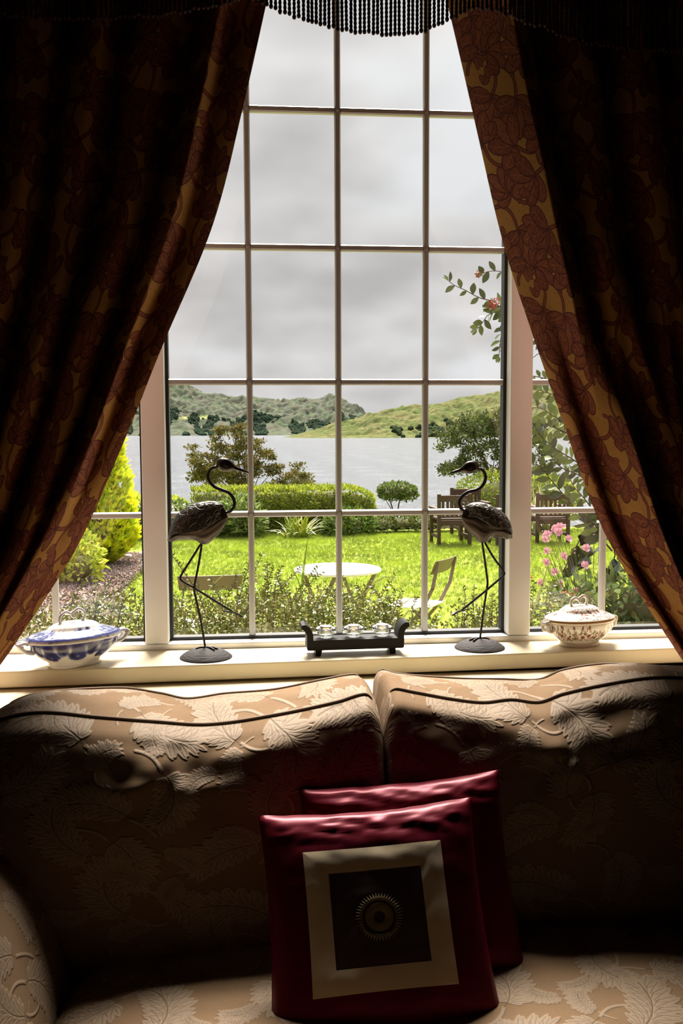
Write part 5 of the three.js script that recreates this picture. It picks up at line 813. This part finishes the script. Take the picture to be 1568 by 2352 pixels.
  for (const [x, y, k] of [[0.722, 1.957, 9], [0.735, 1.972, 7], [0.668, 2.083, 6]]) { const f = []; for (let i = 0; i < k; i++) for (let j = 0; j < 5; j++) { const g = pg.clone(); g.scale(0.008, 0.008, 0.008); g.rotateX(0.9); g.rotateY(j * 1.257); const d = rdir(r); g.applyQuaternion(orient(V(d.x, d.y, Math.abs(d.z) + 0.6), 0)); g.translate(d.x * 0.014, d.y * 0.012, 0.012 + 0.008 * d.z); f.push(g); } const m = mesh('flower', merge(f), red, t); m.position.set(x - 1.3, y - G, 0.04); m.userData.label = 'cluster of small red flowers'; }
}
{ // japanese anemone
  const t = thing('anemone', 'pink flowering anemone in the bed outside the right side pane', 'flowers', [1.7, G, -2.6]), r = rng(411);
  const pink = phys({ color: lin(0.72, 0.36, 0.47), roughness: 0.7, transmission: 0.35, thickness: 0 }), yellow = std({ color: lin(0.55, 0.40, 0.06), roughness: 0.8 }), stem = std({ color: lin(0.12, 0.14, 0.04), roughness: 0.9 }), petal = leafGeo(0.78, 4, 0.18, 0.15, 1.15);
  [[1.417, 0.873], [1.461, 0.904], [1.499, 0.911], [1.458, 0.825], [1.417, 0.777], [1.425, 0.706], [1.56, 0.838], [1.633, 0.793], [1.628, 0.694], [1.483, 0.643], [1.537, 0.57], [1.379, 0.595], [1.643, 0.522], [1.52, 0.74], [1.475, 0.885]].forEach(([x, y], i) => {
    const z = (r() - 0.5) * 0.2, tip = V(x - 1.7, y - G, z);
    mesh('stem', tube([V(-0.05 + 0.2 * (r() - 0.5), 0.25, 0), V(lerp(-0.05, tip.x, 0.45) + 0.03, lerp(0.25, tip.y, 0.6), z * 0.5), tip], (u) => lerp(0.003, 0.0014, u), 12, 5), stem, t);
    const f = new THREE.Group(); f.name = 'flower'; t.add(f); f.position.copy(tip); f.quaternion.copy(orient(V((r() - 0.5) * 1.2, (r() - 0.2) * 0.8, 0.9), r() * 6)); f.userData.label = 'pink flower';
    for (let k = 0; k < 6; k++) { const p = mesh('petal', petal, pink, f); p.scale.setScalar(0.029 * (0.85 + 0.3 * r())); p.rotation.set(0.95 + 0.35 * r(), k * 1.047, 0, 'YXZ'); }
    mesh('centre', new THREE.SphereGeometry(0.0048, 10, 8), yellow, f);
  });
  const B = [[-0.02, 0.78, 0, 0.26, 0.25, 0.22], [0.28, 0.82, 0.05, 0.3, 0.26, 0.22], [-0.18, 0.52, 0.1, 0.2, 0.26, 0.2], [0.1, 0.4, 0.1, 0.4, 0.3, 0.2], [0.5, 0.6, 0.1, 0.35, 0.4, 0.2]];
  scatter('foliage', LG.broad, leafMat, blobLeaves(r, B, 2200, 0.062, [[0.13, 0.18, 0.05], [0.19, 0.24, 0.08], [0.08, 0.12, 0.04]], { shell: 0.55, mess: 1 }), t);
  mesh('inner_twigs', core(B, 0.5), coreMat, t);
  const bud = new THREE.SphereGeometry(0.004, 8, 6); for (let i = 0; i < 14; i++) { const x = -0.32 + 0.35 * r(), y = 0.95 + 0.36 * r(), z = 0.1 * (r() - 0.5); mesh('stem', tube([V(-0.05, 0.5, z), V(x * 0.6, 0.5 + (y - 0.5) * 0.6, z), V(x, y, z)], 0.0011, 10, 4), stem, t); mesh('bud', bud, pink, t).position.set(x, y, z); }
}
{ // ivy with big dark leaves by the right curtain
  const t = thing('ivy', 'dark glossy ivy hanging beside the right curtain, above the pink flowers', 'ivy', [1.95, G, -3.0]), r = rng(421), g = grid(6, 5, (u, v) => { const s = u * 2 - 1, k = Math.pow(Math.sin(Math.PI * clamp(v * 0.97 + 0.02)), 0.6) * (1 + 0.28 * Math.cos(v * 11)) * 0.5; return [s * k, v, 0.12 * s * s - 0.15 * v * v]; });
  const mats = [[0.020, 0.040, 0.020], [0.032, 0.055, 0.022], [0.05, 0.075, 0.03]].map((c) => phys({ color: lin(...c), roughness: 0.3 })), wood = std({ color: lin(0.06, 0.04, 0.03), roughness: 0.9 });
  for (let k = 0; k < 9; k++) { const x0 = 0.15 + 0.25 * r(), y0 = 1.75 + 0.2 * r(), x1 = -0.30 + 0.075 * k, y1 = 0.92 + 0.3 * r(), z = (r() - 0.5) * 0.3, pts = [V(x0, y0, z), V(lerp(x0, x1, 0.5), lerp(y0, y1, 0.35), z + 0.05), V(x1, y1, z + 0.08)], c = new THREE.CatmullRomCurve3(pts); mesh('stem', tube(pts, 0.004, 14, 5), wood, t);
    for (let i = 0; i < 20; i++) { const m = mesh('leaf', g, mats[Math.floor(r() * 3)], t); m.scale.setScalar(0.055 + 0.045 * r()); m.position.copy(c.getPointAt(0.15 + 0.85 * i / 20)).add(V((r() - 0.5) * 0.12, (r() - 0.5) * 0.12, (r() - 0.3) * 0.1)); m.quaternion.copy(orient(V((r() - 0.5) * 1.6, -0.6 - r() * 0.6, 0.3), (r() - 0.5) * 1.5)); } }
}
{
  const t = thing('crocosmia', 'orange flowering crocosmia just right of the window post', 'flowers', [1.3, G, -2.2]), r = rng(431), or = std({ color: lin(0.62, 0.10, 0.02), roughness: 0.7 }), stem = std({ color: lin(0.14, 0.15, 0.04), roughness: 0.9 }), pg = leafGeo(0.4, 3, 0.1, 0.4, 0.9);
  for (const [x, y] of [[1.209, 0.683], [1.41, 0.60], [1.445, 0.58]]) { mesh('stem', tube([V(0, 0, 0), V((x - 1.3) * 0.5, (y - G) * 0.6, 0), V(x - 1.3, y - G, 0)], 0.0016, 12, 5), stem, t); const f = []; for (let i = 0; i < 7; i++) { const q = pg.clone().scale(0.02, 0.02, 0.02); q.applyQuaternion(orient(V(r() - 0.5, r() * 0.6, r() - 0.2), r() * 6)); q.translate((i - 3) * 0.006, 0.004 * (r() - 0.5) - Math.abs(i - 3) * 0.003, 0); f.push(q); } mesh('flower', merge(f), or, t).position.set(x - 1.3, y - G, 0); }
  for (let i = 0; i < 12; i++) { const m = mesh('leaf', bladeGeo(1, 0.03, 0.1 + 0.2 * r(), 0.3), yg[i % 3], t); const s = 0.55 + 0.4 * r(); m.scale.set(s, s, s); m.rotation.y = r() * 6.28; m.position.set((r() - 0.5) * 0.16, 0, (r() - 0.5) * 0.16); }
}
renderer.render(scene, camera);
